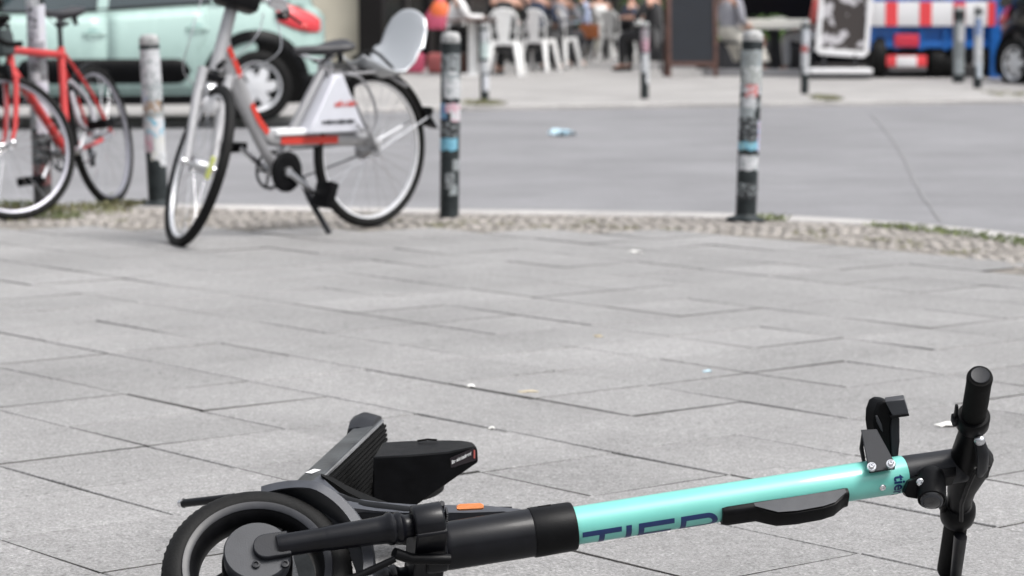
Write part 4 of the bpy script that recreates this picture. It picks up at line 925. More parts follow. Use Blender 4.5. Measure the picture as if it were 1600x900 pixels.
# ------------------------------------------------------------------ cars
def make_car(label, loc, rz, paint, bumps=True, group=None):
    """local frame: x towards the nose, origin on the ground under the rear axle"""
    t = thing('parked_car', label, 'car', loc, rz, group)
    m_gl = m_carglass
    R0, R1, MID = -.66, 3.32, 1.33
    def hw(s): return .865 * max(0.0, 1 - (abs(s - MID) / 2.0) ** 6) ** .30
    zt = lambda s: (lambda pts: next((a[1] + (b[1] - a[1]) * (s - a[0]) / (b[0] - a[0]) for a, b in zip(pts, pts[1:]) if a[0] <= s <= b[0]), pts[-1][1]))([(-.70, .84), (-.6, .93), (-.45, 1.01), (0, 1.03), (.6, 1.0), (1.5, .935), (2.35, .93), (2.6, .96), (3.0, .88), (3.2, .76), (3.34, .60)])
    def side(s, f):                                           # f 0..1 from the sill up to the belt line -> (half width, z)
        w = hw(s); z = .17 + f * (zt(s) - .17)
        k = .90 + .10 * math.sin(min(1, f * 1.9) * math.pi / 2) if f < .5 else 1.0 - .10 * ((f - .5) / .5) ** 2.2
        return w * k, z
    st = [R0 - .005, -.63, -.58, -.5, -.4, -.25, 0, .3, .6, .9, 1.2, 1.5, 1.8, 2.1, 2.4, 2.6, 2.8, 3.0, 3.12, 3.2, 3.27, 3.31]
    FR = [0, .05, .15, .3, .45, .55, .65, .75, .85, .93, 1.0]
    g = MB(); rings = []
    for s_ in st:
        a = [(s_, side(s_, f)[0], side(s_, f)[1]) for f in FR]
        top = [(s_, a[-1][1] * .6, zt(s_) + .025), (s_, 0, zt(s_) + .035)]
        half = a + top; rings.append([(s_, 0, .17)] + half + [(x, -y, z) for x, y, z in half[-2::-1]])
    g.loft(rings, closed=True, cap=True); body = g.build('body', paint, t, ang=50)
    # greenhouse
    GZ = [(-.52, 1.0, .55), (-.44, 1.18, .60), (-.30, 1.36, .62), (0, 1.43, .62), (.5, 1.47, .62), (1.1, 1.475, .62), (1.5, 1.44, .60), (1.9, 1.30, .58), (2.3, 1.08, .60), (2.55, .97, .66)]
    g = MB(); rings = []
    for s_, zr, w in GZ:
        zb = zt(s_) - .02; wb = side(s_, .97)[0] - .01
        p = [(s_, wb, zb), (s_, wb + (w - wb) * .8 + .02, zb + (zr - zb) * .8), (s_, w * .97, zr - .01), (s_, w * .5, zr + .01), (s_, 0, zr + .015)]
        rings.append(p + [(x, -y, z) for x, y, z in p[-2::-1]])
    g.loft(rings, cap=False); g.build('window_glass', m_gl, t, ang=40)
    g = MB(); rings = []
    for s_, zr, w in GZ[1:7]:
        rings.append([(s_, w * q + (.03 if q > 0 else -.03 if q < 0 else 0), zr + (.0 if abs(q) == 1 else .02)) for q in (-1, -.5, 0, .5, 1)])
    g.loft(rings); rf = g.build('roof', paint, t, ang=60); rf.modifiers.new('solid', 'SOLIDIFY').thickness = .035
    for sg in (1, -1):
        for s_, wd, nm in ((1.28, .045, 'pillar'), (.33, .05, 'pillar'), (-.33, .16, 'rear_pillar')):
            wb = side(s_, .97)[0]; z1 = 1.42 if s_ > .2 else 1.36; s2 = s_ - (.06 if s_ > 0 else -.08)
            g = MB(); g.prism([(s_ - wd, sg * (wb + .004), zt(s_) - .03), (s_ + wd, sg * (wb + .004), zt(s_) - .03), (s2 + wd * .8, sg * .66, z1), (s2 - wd * .8, sg * .66, z1)], (0, sg * .012, 0)); g.build(nm, paint, t)
        g = MB(); wb = .86
        g.tube([(2.48, sg * .80, .98), (1.95, sg * .72, 1.30), (1.6, sg * .66, 1.43)], .03, seg=8); g.build('windscreen_pillar', paint, t)
        g = MB(); g.tube([(s_, sg * (side(s_, .985)[0] + .006), zt(s_) - .004) for s_ in (-.35, 0, .4, .8, 1.2, 1.6, 2.0, 2.35)], .012, seg=6); g.build('belt_trim', m_blk, t)
        # doors: panels standing 4 mm proud, their gaps read as the seams
        for a, b, nm in ((.42, 1.235, 'rear_door'), (1.255, 2.30, 'front_door')):
            g = MB(); rings = []
            for k in range(9):
                f = .10 + .86 * k / 8; row_ = []
                for q in range(9):
                    s_ = a + (b - a) * q / 8
                    if nm == 'rear_door' and f < .62: s_ = max(s_, .44 + .10 * math.cos(f * 2))
                    y, z = side(s_, f); row_.append((s_, sg * (y + .006), z))
                rings.append(row_)
            g.loft(rings); d = g.build(nm, paint, t, ang=60); d.modifiers.new('solid', 'SOLIDIFY').thickness = .01
            hx = a + (.03 if a < 1 else .05) + .05; hy, hz = side(hx, .75)
            g = MB(); g.sphere((hx, sg * (hy + .0), hz), .055, (1.25, .18, .65), 14); hd = g.build('handle_recess_shade', m_recess_shade, d)  # ellipsoid on the door, its dark colour painting the shade of a recess
            g = MB(); g.tube([(hx - .10, sg * (hy + .008), hz - .012), (hx - .05, sg * (hy + .035), hz), (hx + .05, sg * (hy + .035), hz), (hx + .09, sg * (hy + .008), hz - .008)], .014, seg=8, sq=(.6, 1)); g.build('door_handle', paint, d)
        if bumps:
            g = MB(); rings = []
            for k in range(33):
                s_ = .56 + (2.0 - .56) * k / 32; e = min(k, 32 - k) / 32 * 1.36; hgt_ = .105 * math.sqrt(max(0.02, 1 - max(0, (.105 - e) / .105) ** 2))
                zz = .435; rings.append([(s_, sg * (side(s_, (z_ - .17) / (zt(s_) - .17))[0] + o_), z_) for z_, o_ in ((zz - hgt_, .004), (zz - hgt_ * .8, .03), (zz, .034), (zz + hgt_ * .8, .03), (zz + hgt_, .004))])
            g.loft(rings); g.build('door_bumper', m_blk, t, ang=60)
        # sill, wheel arches, wheels
        g = MB(); g.tube([(s_, sg * (side(s_, .02)[0] + .004), .20) for s_ in (.42, 1, 1.6, 2.2, 2.8)], .045, seg=8, sq=(.5, 1)); g.build('sill', m_blk, t)
        for ax, nm in ((0, 'rear_wheel'), (2.54, 'front_wheel')):
            yb_ = side(ax, .35)[0]
            g = MB(); arcs = []
            for k in range(25):
                a = R(-22 + 224 * k / 24); r1, r2 = .375, .465
                def yy(r_): 
                    s_ = ax + r_ * math.cos(a); z_ = .31 + r_ * math.sin(a); f = max(0, (z_ - .17) / (zt(s_) - .17)); return side(max(-.6, min(3.25, s_)), min(1, f))[0]
                arcs.append([(ax + r1 * math.cos(a), sg * (yy(r1) - .05), .31 + r1 * math.sin(a)), (ax + r1 * math.cos(a), sg * (yy(r1) + .016), .31 + r1 * math.sin(a)), (ax + r2 * math.cos(a), sg * (yy(r2) + .014), .31 + r2 * math.sin(a)), (ax + (r2 + .01) * math.cos(a), sg * (yy(r2) - .01), .31 + (r2 + .01) * math.sin(a))])
            g.loft(arcs); g.build('wheel_arch', m_blk, t, ang=60)
            g = MB(); g.prism([(ax + .385 * math.cos(R(q)), sg * (yb_ + .010), max(.16, .31 + .385 * math.sin(R(q)))) for q in range(-30, 211, 12)], (0, -sg * .004, 0)); g.build('wheel_well_shade', m_void, t, smooth=False)  # flat black disc over the body; the hollow's shade is its colour
            mm = M.Translation((ax, sg * (yb_ - .07), .305)) @ M.Rotation(R(-90 * sg), 4, 'X')
            g = MB(mm); g.lathe([(.19, -.02), (.27, -.02), (.30, .01), (.305, .05), (.298, .085), (.27, .10), (.215, .098), (.20, .09)], seg=48); w = g.build(nm, m_tyre, t)
            g = MB(mm); g.lathe([(.17, .045), (.19, .085), (.205, .095), (.215, .092), (.205, .05), (.17, .045)], seg=40)
            for q in range(6):
                m2 = M.Rotation(q * math.pi / 3, 4, 'Z'); g.prism([(.03, -.035, .085), (.11, -.045, .092), (.19, -.05, .075), (.19, .05, .075), (.11, .045, .092), (.03, .035, .085)], (0, 0, -.02), mx=m2)
            g.lathe([(0, .09), (.04, .09), (.045, .07)], seg=20); g.build('rim', m_rim, w)
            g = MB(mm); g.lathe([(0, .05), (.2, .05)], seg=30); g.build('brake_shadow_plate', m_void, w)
        # rear lamp cluster on the corner
        g = MB(); rings = []
        for k in range(9):
            s_ = -.17 - .40 * k / 8; row_ = []
            hh = .095 * math.sqrt(max(.05, 1 - ((k - 3.4) / 5.4) ** 2)); zc = .925 - .014 * k
            for z_ in (zc - hh, zc - hh * .6, zc, zc + hh * .6, zc + hh):
                f = min(1, (z_ - .17) / (zt(s_) - .17)); y, _z = side(s_, f); row_.append((s_ - .01, sg * (y + (.03 if abs(z_ - zc) < hh * .9 else .006)), z_))
            rings.append(row_)
        g.loft(rings); lm = g.build('rear_lamp', m_carlamp, t, ang=60)
        g = MB(); y, z = side(-.40, .80); g.sphere((-.40, sg * (y + .02), .80), .05, (1.3, .4, .6), 12); g.build('lamp_core', m_rlamp, lm)
    g = MB(); rings = []                                       # rear bumper
    for s_ in (-.30, -.4, -.5, -.58, -.64, -.68): rings.append([(s_, y_ , z_) for z_, y_ in [(.20, 0), (.20, hw(s_) * .95 + .01), (.34, hw(s_) + .02), (.40 + .06 * (s_ + .3), hw(s_) + .016), (.42, hw(s_) * .9), (.42, 0)]] + [(s_, -y_, z_) for z_, y_ in [(.45, hw(s_) * .9), (.42 + .06 * (s_ + .3), hw(s_) + .016), (.34, hw(s_) + .02), (.20, hw(s_) * .95 + .01)]])
    g.loft(rings, closed=True, cap=True); g.build('rear_bumper', m_blk, t, ang=60)
    g = MB(); g.box((3.28, 0, .40), (.12, 1.3, .26), bev=.03); g.build('front_grille', m_blk, t)
    for sg in (1, -1):
        g = MB(); g.sphere((3.14, sg * .56, .70), .12, (1, .8, .6), 14); g.build('headlight', m_lamp, t)
        g = MB(); g.sphere((2.15, sg * .97, 1.0), .10, (.7, 1, .8), 12); g.build('wing_mirror', m_blk, t)
    return t
m_mint = mat('mint green car paint', (.35, .485, .45), .25, coat=.5, var=.02)
m_blackcar = mat('black car paint', (.01, .01, .012), .2, coat=.6)
m_carglass = mat('dark car glass', (.02, .035, .04), .06, coat=.6, spec=.6)
m_carlamp = mat('car lamp red', (.58, .04, .05), .2, coat=.6)
m_recess_shade = mat('mint in recess shade', (.13, .26, .24), .4)  # darker copy of the car paint, with the recess shade in the colour
m_void = mat('hollow shade black', (.004, .004, .004), .9, spec=.1)  # shade in hollows and behind the rims, put into a flat black
cr0 = at(413, 190); crf = V((-math.cos(R(12)), -math.sin(R(12)), 0))
side_off = V((.12, .78, 0))                                    # from the near rear tyre to the centre line
make_car('mint green hatchback with black door bumper strip, parked behind the bicycles', (cr0.x - .215, cr0.y + .62, 0), math.atan2(crf.y, crf.x), m_mint)
m_recess_shade2 = m_recess_shade; m_recess_shade = m_void
p = aty(1640, 140, 31.0)
make_car('black car cut off by the right edge of the photo, beside the blue trailer', (p.x + .55, 32.6, .02), R(-62), m_blackcar, bumps=False)
m_recess_shade = m_recess_shade2

# ------------------------------------------------------------------ cafe street behind
m_chair = mat('white powder coat', (.86, .86, .85), .4, var=.04)
m_cream = mat('cream render wall', (.52, .49, .40), .85, var=.08, vscale=2, bump=.3, bscale=30)
m_plinth = mat('dark stone plinth', (.06, .06, .06), .6, var=.3)
m_win = mat('dark shop glass', (.004, .004, .005), .2, spec=.12)
m_frame = mat('grey brown window frame', (.05, .045, .043), .5)
m_wood = mat('reddish brown wood', (.085, .040, .030), .55, var=.3, vscale=12)
m_board = mat('chalkboard', (.006, .009, .015), .6, var=.2)
m_blue = mat('blue painted steel', (.012, .12, .42), .4, var=.1, coat=.2)
m_red = mat('signal red', (.72, .06, .07), .4)
m_wht = mat('signal white', (.72, .72, .73), .4)
m_dark = mat('dark planter', (.025, .026, .03), .6, var=.3)
def gz(u, v):                                                 # point on the far pavement seen at a pixel
    p = at(u, v)
    for _ in range(8): p = at(u, v, zf(p.y))
    return V((p.x, p.y, zf(p.y)))
def gd(u, y): p = aty(u, 100, y); return V((p.x, y, zf(y)))
def make_chair(label, loc, rz, group='white metal cafe chairs'):
    t = thing('cafe_chair', label, 'chair', loc, rz, group)    # faces +x
    g = MB(); g.box((0, 0, .45), (.37, .36, .022), bev=.012); g.box((0, 0, .425), (.35, .34, .05), bev=.01); g.build('seat', m_chair, t)
    for sx in (1, -1):
        for sy in (1, -1):
            g = MB(); g.tube([(sx * .155, sy * .15, .44), (sx * .235, sy * .225, 0)], [.042, .026], seg=8, sq=(1, .8)); g.build('leg', m_chair, t)
    g = MB(); g.tube(smooth_line([V(p) for p in ((-.16, .165, .44), (-.20, .18, .66), (-.235, .16, .80), (-.245, 0, .87), (-.235, -.16, .80), (-.20, -.18, .66), (-.16, -.165, .44))], 5), .015, seg=8); bf = g.build('back_frame', m_chair, t)
    g = MB(); g.prism([(-.168, -.065, .45), (-.168, .065, .45), (-.245, .13, .87), (-.245, -.13, .87)], (-.008, 0, 0)); g.build('back_splat', m_chair, t)
    g = MB(); g.tube([(-.19, .17, .60), (-.205, 0, .58), (-.19, -.17, .60)], .008, seg=6); g.build('back_rail', m_chair, bf)
    return t
ch = [((790, 118), R(82), 'white chair with a dark-clothed guest, standing behind the near kerb gap right of the pedestal table'),
      ((842, 112), R(66), 'second white chair in the row, overlapping the third from the left'),
      ((876, 106), R(60), 'third white chair in the row, partly hidden by the second'),
      ((935, 92), R(110), 'fourth white chair in the row, seen corner-on by the brown bag'),
      ((960, 95), R(60), 'fifth white chair in the row, close against the fourth'),
      ((986, 84), R(150), 'farthest white chair, left of the pink stickered far bollard')]
lab = ['nearest white chair, right of the white table pedestal', 'second white chair of the row, left of two overlapping ones', 'third white chair of the row, right of two overlapping ones', 'white chair beside the brown bag, left of a close pair', 'white chair to the right of the brown bag, right of a close pair', 'farthest white chair, just left of the pink stickered bollard']
first = None; chairs = []
for i, (pix, rz, _) in enumerate(ch):
    p = gz(*pix)
    if first is None: first = make_chair(lab[i], p, rz); chairs.append(first)
    else: chairs.append(dup(first, p, rz, lab[i]))
# people (one continuous skinned body each, clothing and hair as children)
def skin_mesh(name, pts, edges, rad, m, parent, root=0, sub=2, loc=None):
    me = bpy.data.meshes.new(name); me.from_pydata([tuple(p) for p in pts], edges, []); o = link(bpy.data.objects.new(name, me))
    md = o.modifiers.new('skin', 'SKIN'); md.use_smooth_shade = True; md.branch_smoothing = .6
    for i, v in enumerate(me.skin_vertices[0].data):
        r_ = rad[i]; v.radius = r_ if isinstance(r_, tuple) else (r_, r_); v.use_root = (i == root)
    o.modifiers.new('sub', 'SUBSURF').levels = sub; o.modifiers['sub'].render_levels = sub
    bpy.context.view_layer.update(); dg = bpy.context.evaluated_depsgraph_get()
    m2 = bpy.data.meshes.new_from_object(o.evaluated_get(dg)); bpy.data.objects.remove(o); bpy.data.meshes.remove(me)
    m2.name = name; m2.materials.clear(); m2.materials.append(m); m2.polygons.foreach_set('use_smooth', [True] * len(m2.polygons))
    q = link(bpy.data.objects.new(name, m2)); q.parent = parent; return q
m_skin = mat('skin', (.52, .30, .22), .5, var=.05); m_eye = mat('eye', (.03, .02, .02), .2); m_lip = mat('lips', (.42, .16, .14), .5); m_shoe = mat('dark shoes', (.02, .02, .022), .5); m_shoe2 = mat('pale shoes', (.5, .42, .38), .6)
def person(label, loc, rz, top, legs, hair, shoes=None, sitting=True, arms='table', skirt=False, bare_legs=False, sleeve=.9, scale=1.0):
    t = thing('person', label, 'person', loc, rz, 'guests at the street cafe'); t.scale = (scale,) * 3
    hz = .52 if sitting else .92                              # hip height; faces +x
    P0 = dict(pel=V((-.02, 0, hz)), wst=V((-.03, 0, hz + .18)), che=V((-.02, 0, hz + .36)), nb=V((-.01, 0, hz + .52)), nt=V((.01, 0, hz + .60)), hd=V((.03, 0, hz + .72)), top=V((.02, 0, hz + .82)))
    pts = list(P0.values()); names = list(P0); idx = {k: i for i, k in enumerate(names)}
    edges = [(0, 1), (1, 2), (2, 3), (3, 4), (4, 5), (5, 6)]; rad = [(.115, .115), (.10, .10), (.11, .11), (.055, .055), (.052, .055), (.078, .095), (.06, .07)]
    def add(k, p, r_, par): pts.append(V(p)); rad.append(r_); idx[k] = len(pts) - 1; edges.append((idx[par], idx[k]))
    for s_ in (1, -1):
        S_ = 'l' if s_ > 0 else 'r'
        add('sh' + S_, (-.01, s_ * .17, hz + .47), .058, 'che'); 
        if arms == 'table': el, wr = (.10, s_ * .25, hz + .24), (.36, s_ * .12, hz + .24)
        elif arms == 'lap': el, wr = (.0, s_ * .25, hz + .20), (.24, s_ * .12, hz + .10)
        elif arms == 'hang': el, wr = (-.02, s_ * .27, hz + .19), (.05, s_ * .27, hz - .05)
        add('el' + S_, el, .042, 'sh' + S_); add('wr' + S_, wr, .028, 'el' + S_)
        wv = V(wr); d = (wv - V(el)).normalized(); add('pa' + S_, wv + d * .06, (.038, .02), 'wr' + S_)
        for q, (lf, off) in enumerate(((.075, .028), (.085, .010), (.08, -.010), (.062, -.027))):
            b_ = wv + d * .095 + V((0, off, 0)); add('f%d%s' % (q, S_), b_, .010, 'pa' + S_); add('g%d%s' % (q, S_), b_ + d * lf * .55 + V((0, 0, -.018)), .008, 'f%d%s' % (q, S_))
        add('th' + S_, wv + d * .05 + V((.0, -s_ * .045, .0)), .010, 'pa' + S_); add('ti' + S_, wv + d * .085 + V((0, -s_ * .055, -.008)), .009, 'th' + S_)
        add('hp' + S_, (.0, s_ * .09, hz - .02), .085, 'pel')
        if sitting: kn, an = (.42, s_ * .12, hz - .01), (.40, s_ * .12, .09)
        else: kn, an = (.02, s_ * .10, .48), (-.01, s_ * .11, .09)
        add('kn' + S_, kn, .062, 'hp' + S_); add('ca' + S_, (V(kn) * .68 + V(an) * .32), .056, 'kn' + S_); add('an' + S_, an, .036, 'ca' + S_); add('to' + S_, V(an) + V((.15, 0, -.055)), .034, 'an' + S_)
    body = skin_mesh('body', pts, edges, rad, m_skin, t)
    def sub_graph(keys, grow, name, m, ends={}):
        ps = []; ed = []; rd = []; mp = {}
        for k in keys:
            p, r_ = pts[idx[k]], rad[idx[k]]; p = ends.get(k, p); mp[idx[k]] = len(ps); ps.append(p); rr_ = {'pel': (.165, .165), 'wst': (.148, .148), 'che': (.155, .155), 'nb': (.07, .07)}.get(k, r_ if isinstance(r_, tuple) else (r_, r_)); rd.append((rr_[0] + grow, rr_[1] + grow))
        for a, b in edges:
            if a in mp and b in mp: ed.append((mp[a], mp[b]))
        return skin_mesh(name, ps, ed, rd, m, t)
    mix = lambda a, b, k: pts[idx[a]] * (1 - k) + pts[idx[b]] * k
    sub_graph(['pel', 'wst', 'che', 'nb', 'shl', 'ell', 'wrl', 'shr', 'elr', 'wrr'], .014, 'shirt', top, {'wrl': mix('ell', 'wrl', sleeve), 'wrr': mix('elr', 'wrr', sleeve), 'nb': pts[idx['nb']] - V((0, 0, .03))})
    if skirt:
        g = MB(); kx = .42 if sitting else .02
        g.loft([[(-.02 + .16 * math.cos(R(a)), .16 * math.sin(R(a)), hz + .12) for a in range(0, 360, 20)], [(.02 + .19 * math.cos(R(a)), .19 * math.sin(R(a)), hz) for a in range(0, 360, 20)], [(kx * .6 + .26 * math.cos(R(a)), .24 * math.sin(R(a)), hz - .16) for a in range(0, 360, 20)], [(kx * .8 + .25 * math.cos(R(a)), .25 * math.sin(R(a)), hz - .34) for a in range(0, 360, 20)]], closed=True); g.build('skirt', legs, t, ang=80)
    if not bare_legs: sub_graph(['pel', 'hpl', 'knl', 'cal', 'anl', 'hpr', 'knr', 'car', 'anr'], .014, 'trousers', legs)
    for s_ in ('l', 'r'):
        a = pts[idx['an' + s_]]; skin_mesh('shoe', [a + V((-.04, 0, -.05)), a + V((.05, 0, -.05)), a + V((.17, 0, -.058))], [(0, 1), (1, 2)], [(.04, .036), (.045, .034), (.036, .026)], shoes or m_shoe, t)
    hd = pts[idx['hd']]
    g = MB(); g.sphere(hd + V((-.018, 0, .035)), .108, (.98, .86, 1.02), 20)
    for v_ in list(g.b.verts):
        if v_.co.x > hd.x + .045 and v_.co.z < hd.z + .075: g.b.verts.remove(v_)
    g.build('hair', hair, t)
    for s_ in (1, -1):
        g = MB(); g.sphere(hd + V((.082, s_ * .032, .012)), .011, (1, 1, .8), 8); g.build('eye', m_eye, body)
        g = MB(); g.sphere(hd + V((.0, s_ * .083, -.002)), .028, (.6, .3, 1), 8); g.build('ear', m_skin, body)
    g = MB(); g.sphere(hd + V((.102, 0, -.015)), .018, (.9, .7, 1.3), 8); g.build('nose', m_skin, body)
    g = MB(); g.sphere(hd + V((.085, 0, -.055)), .02, (.5, 1.1, .35), 8); g.build('mouth', m_lip, body)
    return t
cl = lambda n, c: mat(n, c, .85, var=.15, vscale=9, sheen=.2)
k_blk, k_navy, k_lb, k_wht, k_gry, k_red, k_khk, k_pink, k_brn = cl('black cloth', (.012, .012, .014)), cl('navy cloth', (.02, .03, .06)), cl('pale blue cloth', (.42, .48, .66)), cl('white cloth', (.72, .72, .72)), cl('grey cloth', (.28, .28, .31)), cl('red cloth', (.5, .08, .07)), cl('khaki cloth', (.36, .34, .27)), cl('pink cloth', (.6, .3, .35)), cl('charcoal cloth', (.025, .025, .03))
h_d, h_b, h_y = mat('dark hair', (.02, .014, .01), .6), mat('brown hair', (.09, .05, .03), .6), mat('fair hair', (.35, .26, .14), .6)
def seat_on(c, **k):                                          # a guest sitting on a chair
    return person(loc=c.location + V((math.cos(c.rotation_euler.z) * .0, 0, 0)), rz=c.rotation_euler.z, **k)
seat_on(chairs[0], label='person in black shirt and black trousers sitting on the nearest white chair', top=k_blk, legs=k_blk, hair=h_d)
seat_on(chairs[1], label='person in dark navy top sitting on the left of two overlapping white chairs', top=k_navy, legs=k_blk, hair=h_b, arms='lap', sleeve=.3)
seat_on(chairs[2], label='person in pale grey top sitting on the right of two overlapping white chairs', top=k_gry, legs=k_brn, hair=h_d, shoes=m_shoe2)
seat_on(chairs[3], label='person in white top sitting on the white chair beside the brown bag', top=k_wht, legs=k_khk, hair=h_y)
seat_on(chairs[5], label='person in dark blue top sitting on the farthest white chair', top=k_navy, legs=k_blk, hair=h_b)
p = gd(716, 35.8); person('person in white shirt and dark trousers at the left end of the pedestal table', p, R(8), k_wht, k_blk, h_d)
p = gd(822, 37.8); person('person in short sleeves with bare forearms, between first and second white chair', p, R(170), k_blk, k_blk, h_b, sleeve=.15, arms='lap')
p = gd(908, 45); person('person in pale blue shirt and charcoal trousers left of the brown bag', p, R(200), k_lb, k_brn, h_d, shoes=m_shoe2, arms='lap')
p = gd(1018, 37.5); person('person in black short-sleeved top left of the brown chalkboard', p, R(150), k_blk, k_blk, h_b, sleeve=.2)
p = gd(1142, 35.6); person('person in grey top with pale skirt sitting right of the chalkboard', p, R(30), k_gry, cl('cream cloth', (.58, .56, .50)), h_b, skirt=True, bare_legs=True, arms='lap', sleeve=.4)
p = gd(1275, 36.2); person('person in red top and white trousers sitting left of the poster stand', p, R(172), k_red, k_wht, h_d, arms='lap', sleeve=.3)
for u_, y_, nm in ((1275, 36.2, 'x'), (1142, 35.6, 'x'), (716, 35.8, 'x'), (822, 37.8, 'x'), (908, 45, 'x'), (1018, 37.5, 'x')):
    p = gd(u_, y_); st = thing('stool', {716: 'dark stool under the person at the left end of the pedestal table', 822: 'dark stool between the first and second white chair', 908: 'dark stool left of the brown bag', 1018: 'dark stool under the person left of the chalkboard', 1142: 'dark stool under the person in the pale skirt', 1275: 'dark stool under the person in white trousers'}[u_], 'stool', p, 0, 'dark cafe stools')
    g = MB(); g.lathe([(0, .41), (.17, .41), (.175, .43), (.17, .445), (0, .445)], seg=20); g.build('seat', m_dark, st)
    for q in range(4):
        a = q * math.pi / 2 + .78; g = MB(); g.tube([(.13 * math.cos(a), .13 * math.sin(a), .42), (.19 * math.cos(a), .19 * math.sin(a), 0)], .012, seg=6); g.build('leg', m_dark, st)
def table(label, loc, m_top, m_leg, w=.7, ped=True, h=.74, d=None, th=.03):
    t = thing('cafe_table', label, 'table', loc, 0, 'cafe tables'); d = d or w
    g = MB(); g.box((0, 0, h - th / 2), (w, d, th), bev=.01); g.build('table_top', m_top, t)
    g = MB(); g.tube([(0, 0, h - .03), (0, 0, .02)], .065 if ped else .03, seg=14); g.build('pedestal', m_leg, t)
    g = MB(); g.lathe([(0, .03), (.2, .02), (.21, 0), (0, 0)], seg=24); g.build('foot', m_leg, t)
    return t
def plate(label, p, m, r=.11, h=.02):
    t = thing('plate', label, 'plate', p); g = MB(); g.lathe([(0, .002), (r * .6, 0), (r, h), (r * .97, h + .003), (r * .58, .006), (0, .006)], seg=24); g.build('dish', m, t)
def glass_(label, p, m):
    t = thing('drinking_glass', label, 'glass', p, 0, 'glasses on the cafe tables'); g = MB(); g.lathe([(0, 0), (.03, 0), (.036, .13), (.033, .13), (.027, .006), (0, .006)], seg=16); g.build('tumbler', m, t)
m_beer = mat('amber drink', (.5, .28, .04), .1, spec=.6)
tt = table('white pedestal table left of the nearest white chair', gd(739, 35.3), m_wood, m_chair)
plate('white plate on the white pedestal table', tt.location + V((.1, 0, .74)), m_wht)
glass_('amber drink on the white pedestal table', tt.location + V((.22, .1, .74)), m_beer)
tt = table('dark table in front of the two overlapping white chairs', gd(868, 39.5), m_dark, m_dark); glass_('glass on the dark table behind the overlapping chairs', tt.location + V((0, 0, .74)), m_beer)
tt = table('dark table behind the close pair of white chairs', gd(948, 48), m_dark, m_dark)
tt = table('table under a pale cloth, left of the poster stand', gd(1210, 36.0), mat('pale cloth top', (.66, .65, .60), .7), m_dark, w=.85, th=.13)
plate('white plate on the pale table', tt.location + V((.05, 0, .74)), m_wht)
t = thing('shoulder_bag', 'brown leather bag hanging beside the person in pale blue shirt', 'bag', gd(921, 42) + V((0, 0, .42)))
g = MB(); g.box((0, 0, .12), (.30, .12, .22), bev=.03); g.build('pouch', mat('tan leather', (.42, .13, .04), .5, var=.2), t)
g = MB(); g.tube(smooth_line([V(p) for p in ((-.12, 0, .2), (-.08, 0, .45), (.08, 0, .45), (.12, 0, .2))], 5), .008, seg=6); g.build('strap', m_wood, t)
# chalkboard
def easel(name, label, cat, loc, rz, w, h, m_f, m_in, fw=.05, z0=.12, lean=.1):
    t = thing(name, label, cat, loc, rz)
    mm = M.Rotation(-lean, 4, 'X')
    g = MB(mm)
    for x in (-w / 2 + fw / 2, w / 2 - fw / 2): g.box((x, 0, h / 2), (fw, .03, h), bev=.005)
    g.box((0, 0, h - fw / 2), (w - 2 * fw, .03, fw)); g.box((0, 0, z0 + fw / 2), (w - 2 * fw, .03, fw)); g.build('frame', m_f, t)
    g = MB(mm); g.box((0, .004, (h + z0) / 2), (w - 1.9 * fw, .012, h - z0 - fw * 1.5)); g.build('board', m_in, t)
    g = MB(M.Translation((0, .42 * h / 1.1, 0)) @ M.Rotation(lean * 2.4, 4, 'X'))
    for x in (-w / 2 + fw / 2, w / 2 - fw / 2): g.box((x, 0, h * .49), (fw, .025, h * .98))
    g.build('rear_leg', m_f, t)
    return t
easel('chalkboard_stand', 'brown framed chalkboard standing left of the seated person with the pale skirt', 'chalkboard', gz(1082, 120), R(4), .66, 1.18, m_wood, m_board, .055, .14)
# poster stand
p = gz(1311, 122); t = thing('poster_stand', 'white framed poster stand on a grey water-filled base, right of the seated guests', 'poster stand', p, R(2))
g = MB(); g.box((0, .0, .09), (.80, .42, .07), bev=.03); g.build('base', m_wht, t); g = MB(); g.box((0, 0, .028), (.78, .4, .055), bev=.015); g.build('base_foot', m_dark, t)
for x in (-.2, .2): g = MB(); g.tube([(x, 0, .12), (x, 0, .30)], .02, seg=8); g.build('spring_post', m_dark, t)
mm = M.Rotation(R(-3), 4, 'X') @ M.Rotation(R(4), 4, 'Y')
g = MB(mm)
out = [(-.33, 0, .34), (-.27, 0, .28), (.29, 0, .28), (.35, 0, .34), (.35, 0, 1.40), (.29, 0, 1.46), (-.27, 0, 1.46), (-.33, 0, 1.40)]
inn = [(-.27, 0, .36), (-.26, 0, .36), (.28, 0, .36), (.29, 0, .36), (.29, 0, 1.38), (.28, 0, 1.38), (-.26, 0, 1.38), (-.27, 0, 1.38)]
for y_ in (-.025, .025): pass
rings = [[V(a) + V((0, y_, 0)) for a in out] for y_ in (-.025,)] + [[V(a) + V((0, -.03, 0)) for a in inn], [V(a) + V((0, .03, 0)) for a in inn], [V(a) + V((0, .025, 0)) for a in out], [V(a) + V((0, -.025, 0)) for a in out]]
g.loft(rings, closed=True); g.build('frame', m_wht, t, bev=.008)
g = MB(mm); g.box((.01, 0, .87), (.57, .02, 1.03)); g.build('poster', sticker_mat((.035, .028, .026), (.45, .44, .46), 5.5), t)
